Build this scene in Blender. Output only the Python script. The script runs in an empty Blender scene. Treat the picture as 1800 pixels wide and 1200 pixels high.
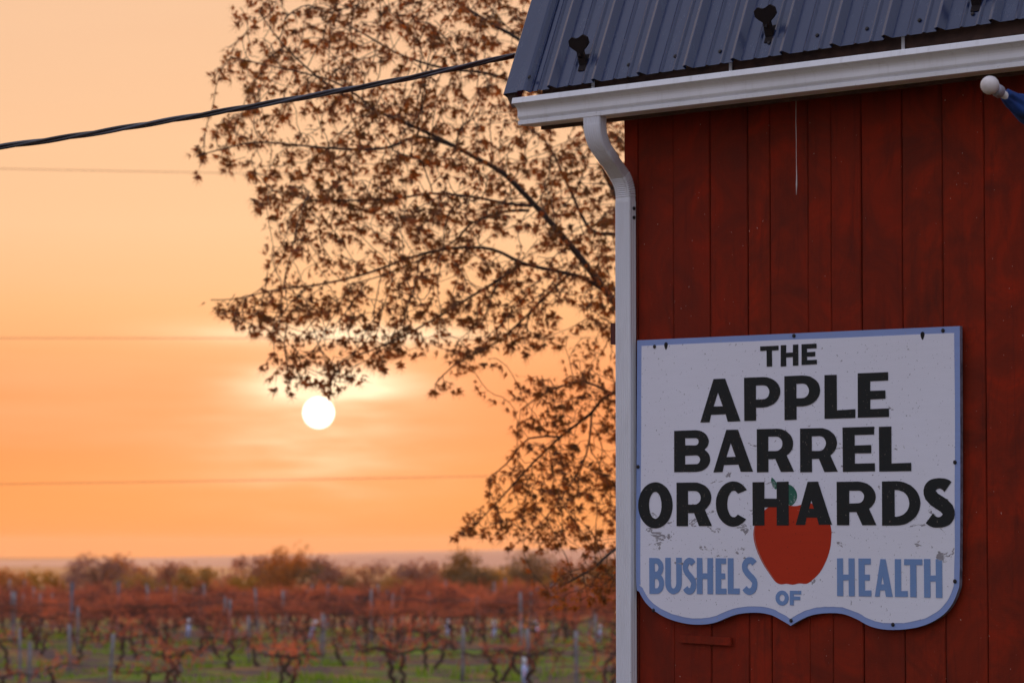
import bpy, bmesh, math, random
import numpy as np
from mathutils import Vector, Matrix

# ------------------------------------------------------------------ camera, sky, sun, exposure
scn = bpy.context.scene
COL = scn.collection
EYE_Z = 3.9
PITCH = math.atan(350 / 5900)
FOCAL = 5900.0                       # focal length in photograph pixels (1800 wide)

cam_d = bpy.data.cameras.new('camera')
cam = bpy.data.objects.new('camera', cam_d)
COL.objects.link(cam)
cam.location = (0, 0, EYE_Z)
cam.rotation_euler = (math.pi / 2 + PITCH, 0, 0)
cam_d.sensor_width = 36
cam_d.lens = FOCAL / 1800 * 36
cam_d.clip_end = 40000
cam_d.dof.use_dof = True
cam_d.dof.focus_distance = 14.0
cam_d.dof.aperture_fstop = 5.0
scn.camera = cam

_c, _s = math.cos(PITCH), math.sin(PITCH)
def ray(x, y):
    a, b = (x - 900) / FOCAL, (600 - y) / FOCAL
    return Vector((a, _c - _s * b, _s + _c * b))
def at(x, y, depth):
    d = ray(x, y)
    return Vector((0, 0, EYE_Z)) + d * (depth / d.y)

SUN = ray(560, 725).normalized()
SUN_EL = math.asin(SUN.z)
SUN_AZ = math.atan2(SUN.x, SUN.y)

def build_world():
    w = bpy.data.worlds.new('World'); scn.world = w; w.use_nodes = True
    nt = w.node_tree; nt.nodes.clear(); N = nt.nodes.new; K = nt.links.new
    def math_(op, a, b=None, clamp=False):
        n = N('ShaderNodeMath'); n.operation = op; n.use_clamp = clamp
        for i, v in enumerate((a, b)):
            if v is None: continue
            if isinstance(v, (int, float)): n.inputs[i].default_value = v
            else: K(v, n.inputs[i])
        return n.outputs[0]
    def ramp(fac, stops):
        n = N('ShaderNodeValToRGB'); K(fac, n.inputs[0]); e = n.color_ramp.elements
        while len(e) < len(stops): e.new(0.5)
        for el, (p, c) in zip(e, stops):
            el.position = p; el.color = (*c, 1)
        return n.outputs[0]
    def mixc(fac, a, b, mode='MIX'):
        n = N('ShaderNodeMix'); n.data_type = 'RGBA'; n.blend_type = mode; n.clamp_factor = True
        for i, v in ((0, fac), (6, a), (7, b)):
            if isinstance(v, (int, float)): n.inputs[i].default_value = v
            elif isinstance(v, tuple): n.inputs[i].default_value = (*v, 1)
            else: K(v, n.inputs[i])
        return n.outputs[2]
    tc = N('ShaderNodeTexCoord').outputs['Generated']
    sep = N('ShaderNodeSeparateXYZ'); K(tc, sep.inputs[0])
    X, Y, Z = sep.outputs
    el = math_('ADD', math_('MULTIPLY', Z, 1.0), 0.02)          # 0 .. 1.02
    warm = ramp(el, [(0.0, (.97, .335, .095)), (0.03, (.97, .335, .095)), (0.052, (.96, .285, .102)),
                     (0.066, (.95, .30, .118)), (0.088, (.94, .455, .21)), (0.113, (.94, .56, .325)),
                     (0.185, (.89, .55, .35)), (0.34, (.72, .55, .48)), (0.62, (.66, .69, .86)), (1.0, (.68, .77, 1.06))])
    cool = ramp(el, [(0.0, (.26, .26, .34)), (0.08, (.36, .36, .46)), (0.25, (.58, .62, .78)),
                     (0.55, (.72, .80, 1.05)), (1.0, (.68, .77, 1.06))])
    hl = math_('SQRT', math_('ADD', math_('MULTIPLY', X, X), math_('MULTIPLY', Y, Y)))
    cosaz = math_('DIVIDE', math_('ADD', math_('MULTIPLY', X, math.sin(SUN_AZ)), math_('MULTIPLY', Y, math.cos(SUN_AZ))),
                  math_('MAXIMUM', hl, 1e-4))
    mr = N('ShaderNodeMapRange'); mr.interpolation_type = 'SMOOTHSTEP'
    K(cosaz, mr.inputs[0]); mr.inputs[1].default_value = -0.1; mr.inputs[2].default_value = 0.93
    base = mixc(mr.outputs[0], cool, warm)
    # thin streaky cloud, the same all round the sky
    mp = N('ShaderNodeMapping'); K(tc, mp.inputs[0]); mp.inputs['Scale'].default_value = (5.5, 5.5, 62)
    nz = N('ShaderNodeTexNoise'); K(mp.outputs[0], nz.inputs[0])
    nz.inputs['Scale'].default_value = 1.0; nz.inputs['Detail'].default_value = 5; nz.inputs['Roughness'].default_value = .55
    st = math_('SUBTRACT', nz.outputs[0], 0.5)
    veil = mixc(math_('MULTIPLY', math_('ABSOLUTE', st), 1.0), base, (.97, .58, .33))
    base2 = mixc(math_('ADD', math_('MULTIPLY', st, 0.9), 0.12, True), base, (.86, .47, .27))
    base2 = mixc(0.5, base2, veil)
    # glow in the thin cloud round the sun
    d = N('ShaderNodeVectorMath'); d.operation = 'SUBTRACT'; K(tc, d.inputs[0]); d.inputs[1].default_value = SUN
    ds = N('ShaderNodeSeparateXYZ'); K(d.outputs[0], ds.inputs[0])
    def gauss(sx, sz, dz=0.0, dx=0.0):
        a = math_('POWER', math_('ABSOLUTE', math_('DIVIDE', math_('ADD', ds.outputs[0], -dx), sx)), 2.0)
        b = math_('POWER', math_('ABSOLUTE', math_('DIVIDE', math_('ADD', ds.outputs[2], -dz), sz)), 2.0)
        a = math_('ADD', a, b)
        a = math_('EXPONENT', math_('MULTIPLY', a, -1.0))
        return math_('MULTIPLY', a, math_('GREATER_THAN', cosaz, 0.0))
    mp2 = N('ShaderNodeMapping'); K(tc, mp2.inputs[0]); mp2.inputs['Scale'].default_value = (26, 26, 190)
    mp2.inputs['Rotation'].default_value = (0, math.radians(1.0), 0)
    nz2 = N('ShaderNodeTexNoise'); K(mp2.outputs[0], nz2.inputs[0])
    nz2.inputs['Scale'].default_value = 1.0; nz2.inputs['Detail'].default_value = 3
    streak = N('ShaderNodeMapRange'); K(nz2.outputs[0], streak.inputs[0])
    streak.inputs[1].default_value = .38; streak.inputs[2].default_value = .66
    sm = math_('ADD', math_('MULTIPLY', streak.outputs[0], .75), .25)
    g1 = math_('MULTIPLY', gauss(.020, .0046, .0085, .003), 2.0)
    g2 = math_('MULTIPLY', gauss(.036, .0034, .0235, .006), 1.2)
    g3 = math_('MULTIPLY', math_('MULTIPLY', gauss(.030, .016, -.008), sm), 0.50)
    g4 = math_('MULTIPLY', gauss(.085, .050, .012), .10)
    gl = math_('ADD', math_('ADD', math_('MULTIPLY', math_('ADD', g1, g2), math_('ADD', math_('MULTIPLY', sm, .7), .3)), g3), g4, True)
    sky = mixc(gl, base2, (1.25, 1.0, .68))
    # Nishita sky for the same sun, as the clear air behind the veil
    ns = N('ShaderNodeTexSky'); ns.sky_type = 'NISHITA'; ns.sun_disc = False
    ns.sun_elevation = SUN_EL; ns.sun_rotation = SUN_AZ
    ns.dust_density = 2.0
    nsc = mixc(1.0, ns.outputs[0], (.12, .12, .12), 'MULTIPLY')
    sky = mixc(0.05, sky, nsc)
    # the sun itself
    dist = N('ShaderNodeVectorMath'); dist.operation = 'DISTANCE'; K(tc, dist.inputs[0]); dist.inputs[1].default_value = SUN
    disc = N('ShaderNodeMapRange'); K(dist.outputs['Value'], disc.inputs[0]); disc.interpolation_type = 'SMOOTHSTEP'
    disc.inputs[1].default_value = .0047; disc.inputs[2].default_value = .0043
    sky = mixc(disc.outputs[0], sky, (3.2, 2.9, 2.6))
    bg = N('ShaderNodeBackground'); K(sky, bg.inputs[0]); bg.inputs[1].default_value = 1.0
    out = N('ShaderNodeOutputWorld'); K(bg.outputs[0], out.inputs[0])
build_world()

sun_d = bpy.data.lights.new('sun', 'SUN'); sun_d.energy = 2.2; sun_d.angle = math.radians(0.53); sun_d.color = (1.0, .52, .22)
sun_o = bpy.data.objects.new('sun', sun_d); COL.objects.link(sun_o)
sun_o.rotation_euler = SUN.to_track_quat('Z', 'Y').to_euler()
sun_o.location = (-6, 40, 30)

vs = scn.view_settings
vs.view_transform = 'Standard'; vs.look = 'None'; vs.exposure = 0.0; vs.gamma = 1.0
cy = scn.cycles
cy.use_denoising = True
cy.max_bounces = 6; cy.diffuse_bounces = 3; cy.glossy_bounces = 3; cy.transmission_bounces = 4
cy.volume_bounces = 0; cy.transparent_max_bounces = 8
cy.sample_clamp_indirect = 4.0

rnd = random.Random(7)
PI = math.pi

# ------------------------------------------------------------------ helpers
def tag(o, label=None, cat=None, group=None, kind=None):
    if label: o['label'] = label
    if cat: o['category'] = cat
    if group: o['group'] = group
    if kind: o['kind'] = kind
    return o
def empty(name, loc=(0, 0, 0), rz=0.0):
    o = bpy.data.objects.new(name, None); COL.objects.link(o)
    o.location = loc; o.rotation_euler = (0, 0, rz); o.empty_display_size = .2
    return o
def mobj(name, me, parent=None, loc=None, rot=None, scale=None):
    o = bpy.data.objects.new(name, me); COL.objects.link(o); o.parent = parent
    if loc is not None: o.location = loc
    if rot is not None: o.rotation_euler = rot
    if scale is not None: o.scale = scale
    return o

class MB:
    """collects verts and faces, then links them as one mesh object"""
    def __init__(s): s.v = []; s.f = []
    def add(s, vs, fs):
        b = len(s.v); s.v += [tuple(p) for p in vs]; s.f += [tuple(i + b for i in f) for f in fs]
    def box(s, x0, x1, y0, y1, z0, z1):
        s.add([(x0,y0,z0),(x1,y0,z0),(x1,y1,z0),(x0,y1,z0),(x0,y0,z1),(x1,y0,z1),(x1,y1,z1),(x0,y1,z1)],
              [(0,3,2,1),(4,5,6,7),(0,1,5,4),(1,2,6,5),(2,3,7,6),(3,0,4,7)])
    def tube(s, pts, rad, n=8, cap=True):
        pts = [Vector(p) for p in pts]
        if isinstance(rad, (int, float)): rad = [rad] * len(pts)
        vs = []; fs = []
        t = (pts[1] - pts[0]).normalized()
        ref = Vector((0, 0, 1)) if abs(t.z) < .9 else Vector((1, 0, 0))
        a = t.cross(ref).normalized()
        for i, p in enumerate(pts):
            t = (pts[min(i+1, len(pts)-1)] - pts[max(i-1, 0)]).normalized()
            a = (a - t * a.dot(t)).normalized(); b = t.cross(a)
            for k in range(n):
                q = 2 * PI * k / n
                vs.append(p + (a * math.cos(q) + b * math.sin(q)) * rad[i])
        for i in range(len(pts) - 1):
            for k in range(n):
                k2 = (k + 1) % n
                fs.append((i*n+k, i*n+k2, (i+1)*n+k2, (i+1)*n+k))
        if cap:
            fs.append(tuple(range(n-1, -1, -1))); fs.append(tuple((len(pts)-1)*n + k for k in range(n)))
        s.add(vs, fs)
    def prism(s, poly, y0, y1):            # poly of (x,z), swept along y
        n = len(poly)
        s.add([(x, y0, z) for x, z in poly] + [(x, y1, z) for x, z in poly],
              [tuple(range(n)), tuple(range(2*n-1, n-1, -1))] + [(i, n+i, n+(i+1) % n, (i+1) % n) for i in range(n)])
    def loft(s, rings, closed=True, cap=True):
        n = len(rings[0]); vs = [p for r in rings for p in r]; fs = []
        for i in range(len(rings) - 1):
            for k in range(n if closed else n - 1):
                k2 = (k + 1) % n
                fs.append((i*n+k, i*n+k2, (i+1)*n+k2, (i+1)*n+k))
        if cap and closed:
            fs.append(tuple(range(n-1, -1, -1))); fs.append(tuple((len(rings)-1)*n + k for k in range(n)))
        s.add(vs, fs)
    def mesh(s, name, m=None, smooth=False, fix=True):
        me = bpy.data.meshes.new(name); me.from_pydata(s.v, [], s.f)
        if fix:
            bm = bmesh.new(); bm.from_mesh(me); bmesh.ops.recalc_face_normals(bm, faces=bm.faces); bm.to_mesh(me); bm.free()
        if m: me.materials.append(m)
        if smooth: me.polygons.foreach_set('use_smooth', [True] * len(me.polygons))
        me.update(); return me
    def build(s, name, m=None, parent=None, smooth=False, fix=True, **k):
        return mobj(name, s.mesh(name, m, smooth, fix), parent, **k)

# ------------------------------------------------------------------ materials
class NT:
    def __init__(s, name):
        s.m = bpy.data.materials.new(name); s.m.use_nodes = True
        s.t = s.m.node_tree; s.t.nodes.clear()
    def n(s, kind, **inp):
        n = s.t.nodes.new(kind)
        for k, v in inp.items():
            if k.startswith('_'): setattr(n, k[1:], v)
        for k, v in inp.items():
            if k.startswith('_'): continue
            key = int(k[1:]) if k[0] == 'i' and k[1:].isdigit() else k.replace('__', ' ')
            s.put(n.inputs[key], v)
        return n
    def put(s, sock, v):
        if isinstance(v, bpy.types.NodeSocket): s.t.links.new(v, sock)
        elif isinstance(v, tuple) and len(v) == 3 and sock.type == 'RGBA': sock.default_value = (*v, 1)
        else: sock.default_value = v
    def coord(s, which='Object', scale=(1, 1, 1), rot=(0, 0, 0), loc=(0, 0, 0), rnd=False):
        c = s.n('ShaderNodeTexCoord').outputs[which]
        if which == 'World': pass
        m = s.n('ShaderNodeMapping', Vector=c, Scale=scale, Rotation=rot, Location=loc)
        if rnd:
            oi = s.n('ShaderNodeObjectInfo').outputs['Random']
            cx = s.n('ShaderNodeMath', i0=oi, i1=57.0, _operation='MULTIPLY').outputs[0]
            cv = s.n('ShaderNodeCombineXYZ', X=cx, Y=cx, Z=cx).outputs[0]
            s.put(m.inputs['Location'], cv)
        return m.outputs[0]
    def pos(s, scale=(1, 1, 1)):
        g = s.n('ShaderNodeNewGeometry').outputs['Position']
        return s.n('ShaderNodeMapping', Vector=g, Scale=scale).outputs[0]
    def noise(s, v, scale, detail=4, rough=.55, dist=0.0):
        return s.n('ShaderNodeTexNoise', Vector=v, Scale=scale, Detail=detail, Roughness=rough, Distortion=dist).outputs[0]
    def math(s, op, a, b=0.0, clamp=False):
        return s.n('ShaderNodeMath', i0=a, i1=b, _operation=op, _use_clamp=clamp).outputs[0]
    def mr(s, v, a, b, c=0.0, d=1.0):
        return s.n('ShaderNodeMapRange', i0=v, i1=a, i2=b, i3=c, i4=d).outputs[0]
    def ramp(s, v, stops):
        n = s.n('ShaderNodeValToRGB', Fac=v); e = n.color_ramp.elements
        while len(e) < len(stops): e.new(.5)
        for el, (p, c) in zip(e, stops): el.position = p; el.color = (*c, 1)
        return n.outputs[0]
    def mix(s, f, a, b, mode='MIX'):
        n = s.n('ShaderNodeMix', _data_type='RGBA', _blend_type=mode)
        s.put(n.inputs[0], f); s.put(n.inputs[6], a); s.put(n.inputs[7], b)
        return n.outputs[2]
    def bsdf(s, color, rough=.6, metal=0.0, spec=.5, bump=None, bs=.2, bd=.01, **k):
        n = s.n('ShaderNodeBsdfPrincipled', Roughness=rough, Metallic=metal)
        s.put(n.inputs['Base Color'], color); n.inputs['Specular IOR Level'].default_value = spec
        if bump is not None:
            b = s.n('ShaderNodeBump', Height=bump, Strength=bs, Distance=bd); s.put(n.inputs['Normal'], b.outputs[0])
        return n.outputs[0]
    def out(s, sh, vol=None):
        o = s.n('ShaderNodeOutputMaterial')
        if sh is not None: s.put(o.inputs[0], sh)
        if vol is not None: s.put(o.inputs[1], vol)
        return s.m

def simple(name, col, rough=.6, metal=0.0, spec=.4, var=.25, scale=8.0, bs=.1, rndm=False):
    t = NT(name); v = t.coord('Object', rnd=rndm)
    f = t.noise(v, scale, 5)
    c = t.mix(t.mr(f, .3, .7), tuple(x * (1 - var) for x in col), tuple(min(1, x * (1 + var)) for x in col))
    return t.out(t.bsdf(c, rough, metal, spec, f, bs))

def mat_plank(name):
    t = NT(name)
    v = t.coord('Object', (1, 1, 1), rnd=True)
    vg = t.coord('Object', (55, 55, 1.6), rnd=True)
    grain = t.noise(vg, 1.0, 6, .65, .6)
    blot = t.noise(v, 3.2, 6, .65, 1.2)
    vb = t.coord('Object', (9, 9, 2.2), rnd=True)
    wear = t.noise(vb, 1.0, 6, .7, 1.2)
    oi = t.n('ShaderNodeObjectInfo').outputs['Random']
    base = t.ramp(blot, [(.32, (.13, .017, .007)), (.50, (.215, .022, .008)), (.66, (.31, .025, .008)), (.78, (.47, .028, .008))])
    base = t.mix(t.mr(wear, .52, .70, 0, .75), base, (.10, .017, .009))
    base = t.mix(t.mr(grain, .55, .75, 0, .35), base, (.05, .012, .009))
    base = t.mix(t.math('MULTIPLY', oi, .4), base, (.16, .016, .008))
    dust = t.noise(t.coord('Object', (120, 120, 70), rnd=True), 1.0, 1)
    base = t.mix(t.mr(dust, .80, .81, 0, .8), base, (.6, .42, .34))
    crack = t.noise(t.coord('Object', (14, 14, 90), rnd=True), 1.0, 4, .7, 1.5)
    h = t.math('ADD', t.math('MULTIPLY', grain, .6), t.math('ADD', t.math('MULTIPLY', wear, .5), t.math('MULTIPLY', crack, .25)))
    return t.out(t.bsdf(base, t.mr(blot, .3, .7, .6, .85), 0, .10, h, .6, .005))

def mat_paint_metal(name, col, rough=.4, dirt=.25):
    t = NT(name); v = t.coord('Object')
    a = t.noise(v, 3.0, 5); b = t.noise(t.coord('Object', (30, 30, 4)), 1.0, 5, .6)
    c = t.mix(t.mr(a, .35, .75, 0, dirt), col, tuple(x * .62 for x in col))
    c = t.mix(t.mr(b, .52, .8, 0, dirt * 1.4), c, tuple(x * y for x, y in zip(col, (.55, .50, .44))))
    sp = t.noise(t.coord('Object', (70, 70, 70)), 1.0, 2)
    c = t.mix(t.mr(sp, .72, .76, 0, .4), c, (.12, .09, .07))
    return t.out(t.bsdf(c, t.mr(a, .3, .7, rough, rough + .18), 0, .5, b, .06, .003))

def mat_roof(name):
    t = NT(name); v = t.coord('Object')
    a = t.noise(v, 2.2, 5); b = t.noise(t.coord('Object', (22, 22, 2.4)), 1.0, 5, .65)
    sp = t.noise(t.coord('Object', (120, 120, 60)), 1.0, 3)
    c = t.mix(t.mr(a, .35, .7), (.013, .024, .075), (.022, .031, .085))
    c = t.mix(t.mr(b, .5, .75, 0, .5), c, (.040, .062, .12))
    c = t.mix(t.mr(sp, .68, .75, 0, .35), c, (.16, .13, .11))
    sh = t.bsdf(c, t.mr(b, .3, .7, .18, .30), .0, .5, sp, .05, .002)
    sh.node.inputs['Coat Weight'].default_value = .22; sh.node.inputs['Coat Roughness'].default_value = .12
    return t.out(sh)

def mat_board(name, col, chipcol, chip_lo, weather=.2):
    """sign paint: brushed, slightly dirty, flaking where the noise says so"""
    t = NT(name); v = t.coord('Object')
    br = t.noise(t.coord('Object', (6, 6, 60)), 1.0, 4, .6)
    big = t.noise(v, 1.7, 4)
    c = t.mix(t.mr(br, .3, .75, 0, weather), col, tuple(x * .84 for x in col))
    c = t.mix(t.mr(big, .4, .72, 0, weather * 1.2), c, tuple(x * y for x, y in zip(col, (.86, .83, .78))))
    ch = t.noise(t.coord('Object', (11, 11, 21)), 1.0, 7, .68, .5)
    ar = t.noise(t.coord('Object', (2.3, 2.3, 3.4), loc=(.35, 0, .2)), 1.0, 2)
    zc = t.n('ShaderNodeSeparateXYZ', Vector=t.n('ShaderNodeTexCoord').outputs['Object']).outputs[2]
    band = t.math('SUBTRACT', 1.0, t.math('MULTIPLY', t.math('ABSOLUTE', t.math('SUBTRACT', zc, 1.68)), 1.7), True)
    k = t.math('ADD', ch, t.math('ADD', t.math('MULTIPLY', t.math('SUBTRACT', ar, .5), .36), t.math('MULTIPLY', band, .085)))
    m = t.mr(k, chip_lo, chip_lo + .012)
    edge = t.mr(k, chip_lo - .02, chip_lo - .004, 0, .35)
    c = t.mix(edge, c, tuple(min(1, x * 1.0) for x in (.78, .76, .74)))
    c = t.mix(m, c, t.mix(br, chipcol, tuple(x * .45 for x in chipcol)))
    tiny = t.noise(t.coord('Object', (110, 110, 90)), 1.0, 2, .5)
    c = t.mix(t.mr(tiny, .70, .73, 0, .75), c, tuple(x * .6 for x in chipcol))
    h = t.math('ADD', t.math('MULTIPLY', br, .25), t.math('MULTIPLY', m, -.8))
    return t.out(t.bsdf(c, .6, 0, .18, h, .3, .002))

def mat_leaf(name, a, b, tr, tfac):
    t = NT(name)
    oi = t.n('ShaderNodeAttribute', _attribute_name='tone').outputs['Fac']
    p = t.noise(t.pos(), .9, 2)
    f = t.math('ADD', t.math('MULTIPLY', oi, .7), t.math('MULTIPLY', p, .3))
    c = t.mix(f, a, b)
    d = t.bsdf(c, .55, 0, .3)
    tl = t.n('ShaderNodeBsdfTranslucent', Color=t.mix(f, tr, tuple(x * y for x, y in zip(tr, (1.35, .95, .6)))))
    mx = t.n('ShaderNodeMixShader', Fac=tfac); t.put(mx.inputs[1], d); t.put(mx.inputs[2], tl.outputs[0])
    return t.out(mx.outputs[0])

def mat_bark(name, a, b, sc=6.0):
    t = NT(name); f = t.noise(t.coord('Object', (sc, sc, sc * .25)), 1.0, 6, .65, .5)
    return t.out(t.bsdf(t.mix(f, a, b), .9, 0, .2, f, .8, .02))

M = {}
M['plank'] = mat_plank('red_barn_paint')
M['trimred'] = simple('red_trim_paint', (.10, .018, .012), .65)
M['brown'] = simple('brown_wood', (.075, .038, .026), .75, var=.45, scale=14)
M['gutter'] = mat_paint_metal('white_gutter_paint', (.86, .86, .87), .38)
M['downspout'] = mat_paint_metal('white_downspout_paint', (.78, .78, .81), .40, .15)
M['roof'] = mat_roof('blue_metal_roof')
M['guard'] = simple('dark_iron', (.010, .006, .006), .75, .0, .2)
M['screw'] = simple('dark_screw', (.035, .03, .03), .5, .6)
M['sign_white'] = mat_board('sign_white_paint', (.80, .79, .86), (.42, .39, .41), .705)
M['sign_blue'] = mat_board('sign_blue_border_paint', (.28, .37, .66), (.62, .6, .6), .80, .5)
M['sign_edge'] = simple('sign_board_edge', (.16, .15, .19), .8, var=.5, scale=30)
M['ink_black'] = mat_board('sign_black_paint', (.018, .021, .021), (.34, .28, .22), .83, .5)
M['ink_blue'] = mat_board('sign_blue_letter_paint', (.19, .31, .56), (.5, .47, .48), .765, .35)
M['ink_red'] = mat_board('sign_red_paint', (.52, .034, .008), (.26, .02, .010), .80, .8)
M['ink_green'] = mat_board('sign_green_paint', (.03, .14, .095), (.2, .3, .26), .69, .6)
M['hole'] = simple('dark_hole', (.012, .01, .009), .9)
M['cable'] = simple('black_cable', (.035, .030, .030), .45, 0, .5)
M['cablegrey'] = simple('grey_cable_strand', (.10, .10, .11), .40, .4)
M['white_pole'] = simple('white_pole_paint', (.66, .60, .56), .45, var=.15, scale=20)
M['collar'] = simple('grey_collar', (.34, .32, .36), .45, .2)
M['flag'] = simple('blue_flag_cloth', (.012, .05, .21), .8, var=.5, scale=12)
M['thread'] = simple('white_thread', (.72, .68, .66), .7)
M['bark'] = mat_bark('maple_bark', (.030, .022, .018), (.075, .058, .045))
M['leaf'] = mat_leaf('maple_leaf', (.016, .038, .010), (.066, .034, .010), (.58, .21, .035), .30)
M['post'] = simple('weathered_post', (.21, .195, .20), .85, var=.35, scale=6, rndm=True)
M['postblue'] = simple('steel_post', (.13, .17, .22), .6, .3, var=.3)
M['vinebark'] = mat_bark('vine_bark', (.035, .022, .018), (.09, .055, .04))
M['cane'] = None
M['tube'] = simple('white_blue_grow_tube', (.42, .52, .78), .5, var=.25, scale=5)
M['tubetop'] = simple('white_grow_tube', (.78, .78, .80), .5, var=.15)
M['wire'] = simple('trellis_wire', (.10, .09, .09), .5, .6)

# ------------------------------------------------------------------ the ground
def smooth(a, b, x):
    t = min(1, max(0, (x - a) / (b - a))); return t * t * (3 - 2 * t)
def ground_z(x, y):
    r = math.hypot(x, y) if y > 0 else abs(x)
    z = 2.3 * (1 - smooth(19, 62, r))
    z += -8.0 * smooth(166, 320, r) - 32.0 * smooth(320, 1400, r)
    z += .10 * math.sin(x * .31 + y * .17) * smooth(40, 80, r) + .05 * math.sin(x * .9 - y * .6) * smooth(40, 80, r)
    return z
def build_ground():
    xs = sorted(set([round(v, 2) for v in list(np.linspace(-60, 60, 97)) + list(np.geomspace(64, 9000, 34)) + list(-np.geomspace(64, 9000, 34))]))
    ys = sorted(set([round(v, 2) for v in [-300, -120, -50] + list(np.linspace(-30, 180, 141)) + list(np.geomspace(184, 9000, 60))]))
    nx = len(xs); vs = [(x, y, ground_z(x, y)) for y in ys for x in xs]
    fs = [(j*nx+i, j*nx+i+1, (j+1)*nx+i+1, (j+1)*nx+i) for j in range(len(ys)-1) for i in range(nx-1)]
    t = NT('vineyard_ground')
    p = t.pos()
    band = t.noise(t.pos((.07, .36, 1)), 1.0, 5, .6, .4)
    patch = t.noise(p, .55, 5, .6); fine = t.noise(p, 3.5, 4, .6)
    soil = t.ramp(fine, [(.3, (.045, .030, .028)), (.7, (.14, .082, .072))])
    dry = t.mix(fine, (.36, .16, .045), (.16, .10, .035))
    green = t.ramp(fine, [(.3, (.02, .07, .008)), (.7, (.22, .28, .020))])
    c = t.mix(t.mr(patch, .50, .60), soil, dry)
    c = t.mix(t.mr(t.math('ADD', t.math('MULTIPLY', band, .75), t.math('MULTIPLY', patch, .25)), .535, .56), c, green)
    m = t.out(t.bsdf(c, .95, 0, .15, fine, .8, .1))
    b = MB(); b.add(vs, fs)
    o = b.build('ground', m, smooth=True, fix=False)
    tag(o, kind='structure')
    # far low ridge on the horizon; part of the haze is put into its paler colour
    t = NT('far_land_hazed'); f = t.noise(t.pos((.002, .002, .05)), 1.0, 4)
    m = t.out(t.bsdf(t.mix(f, (.22, .17, .17), (.34, .25, .24)), .95))
    r = random.Random(3); n = 160; b = MB(); rows = []
    for k, (yy, hh) in enumerate(((5600, 0), (6000, .75), (6500, 1.0), (7200, .2))):
        row = []
        for i in range(n + 1):
            a = i / n; x = -5200 + 9800 * a
            e = max(4, min(40, 5.5 + 25 * (x + 1000) / 1200)) + 1.3 * math.sin(x * .0021 + k) + .8 * math.sin(x * .0062 + 1.3 * k) + .5 * math.sin(x * .017)
            row.append((x, yy, -40.3 - 4.0 * (hh == 0) + (e) * hh))
        rows.append(row)
    b.loft(rows, closed=False, cap=False)
    tag(b.build('hills', m, smooth=True, fix=False), kind='structure')
build_ground()

# ------------------------------------------------------------------ the barn
barn = empty('barn', (0.4896, 14.6673, 2.3), math.radians(-43.5))
tag(barn, 'red board barn with blue ribbed metal roof, white gutter and downspout', 'barn')
BARN_L, BARN_D, EAVE = 7.0, 7.4, 3.47
SLOPE = math.radians(67.6)
BREAK = (1.02, 3.577 + (1.02 + .22) * math.tan(SLOPE))     # (y, z) where the gambrel roof changes pitch
MIDY = BARN_D / 2
RIDGE = BREAK[1] + (MIDY - BREAK[0]) * math.tan(math.radians(27))
def gable_top(y):
    y = min(y, BARN_D - y)
    lo = 3.577 - .12 + (y + .22) * math.tan(SLOPE)
    hi = BREAK[1] - .12 + (y - BREAK[0]) * math.tan(math.radians(27))
    return min(lo, hi)

# front wall: a dark backing, then each board on it
b = MB(); b.box(.03, BARN_L - .03, .022, .08, .0, EAVE)
wall = b.build('wall', M['hole'], barn); wall['label'] = 'red painted vertical board wall under the eave'
grooves = [0.0, .0824, .2888, .4944, .7023, .8232, 1.0276, 1.1507, 1.3077, 1.5141, 1.7163, 1.9227]
g = 1.9227
while g < BARN_L - .25:
    g += rnd.choice((.205, .206, .204, .123, .15)); grooves.append(g)
grooves[-1] = BARN_L
pr = random.Random(11)
for a, c in zip(grooves[:-1], grooves[1:]):
    b = MB(); gp = .0042
    y0 = pr.uniform(-.003, .003); w2 = pr.uniform(-.0012, .0012); w3 = pr.uniform(-.0015, .0015)
    x0, x1, e = gp * .5, c - a - gp * .5, .0035
    rings = []
    for k in range(15):
        z = -.05 + (EAVE + .05) * k / 14
        wv = pr.uniform(-.0010, .0010); wy = pr.uniform(-.0008, .0008)
        rings.append([(x0 + w2 + wv, .022, z), (x0 + w2 + wv, y0 + e + wy, z), (x0 + e + w2 + wv, y0 + wy, z),
                      (x1 - e + w3 + wv, y0 + wy, z), (x1 + w3 + wv, y0 + e + wy, z), (x1 + w3 + wv, .022, z)])
    b.loft(rings)
    b.build('plank', M['plank'], wall, loc=(a, 0, 0))
# gable end facing the orchard
gw = MB(); gw.box(.022, .08, .09, BARN_D - .09, 0, 3.2)
gw.prism([(0.022, 0)], 0, 0) if False else None
gable = gw.build('gable_wall', M['hole'], barn)
y = .004; k = 0
while y < BARN_D - .05:
    y2 = min(BARN_D, y + .203); ta, tb = gable_top(y), gable_top(y2)
    b = MB()
    b.add([(0,0,-.05),(.02,0,-.05),(.02,y2-y-.004,-.05),(0,y2-y-.004,-.05),(0,0,ta),(.02,0,ta),(.02,y2-y-.004,tb),(0,y2-y-.004,tb)],
          [(0,3,2,1),(4,5,6,7),(0,1,5,4),(1,2,6,5),(2,3,7,6),(3,0,4,7)])
    b.build('plank', M['plank'], gable, loc=(0, y + (.022 if k == 0 else 0), 0)); y = y2; k += 1
b = MB(); b.box(0.1, BARN_L, BARN_D - .06, BARN_D, 0, EAVE)
yy = [0.08, BREAK[0], MIDY, BARN_D - BREAK[0], BARN_D - .06]
poly = [(BARN_L - .06, v, 0) for v in (yy[0], yy[-1])] + [(BARN_L - .06, v, gable_top(v)) for v in yy[::-1]]
n = len(poly); b.add(poly + [(BARN_L - .002, p[1], p[2]) for p in poly],
      [tuple(range(n)), tuple(range(2*n-1, n-1, -1))] + [(i, n+i, n+(i+1) % n, (i+1) % n) for i in range(n)])
b.build('back_wall', M['trimred'], barn)
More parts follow.
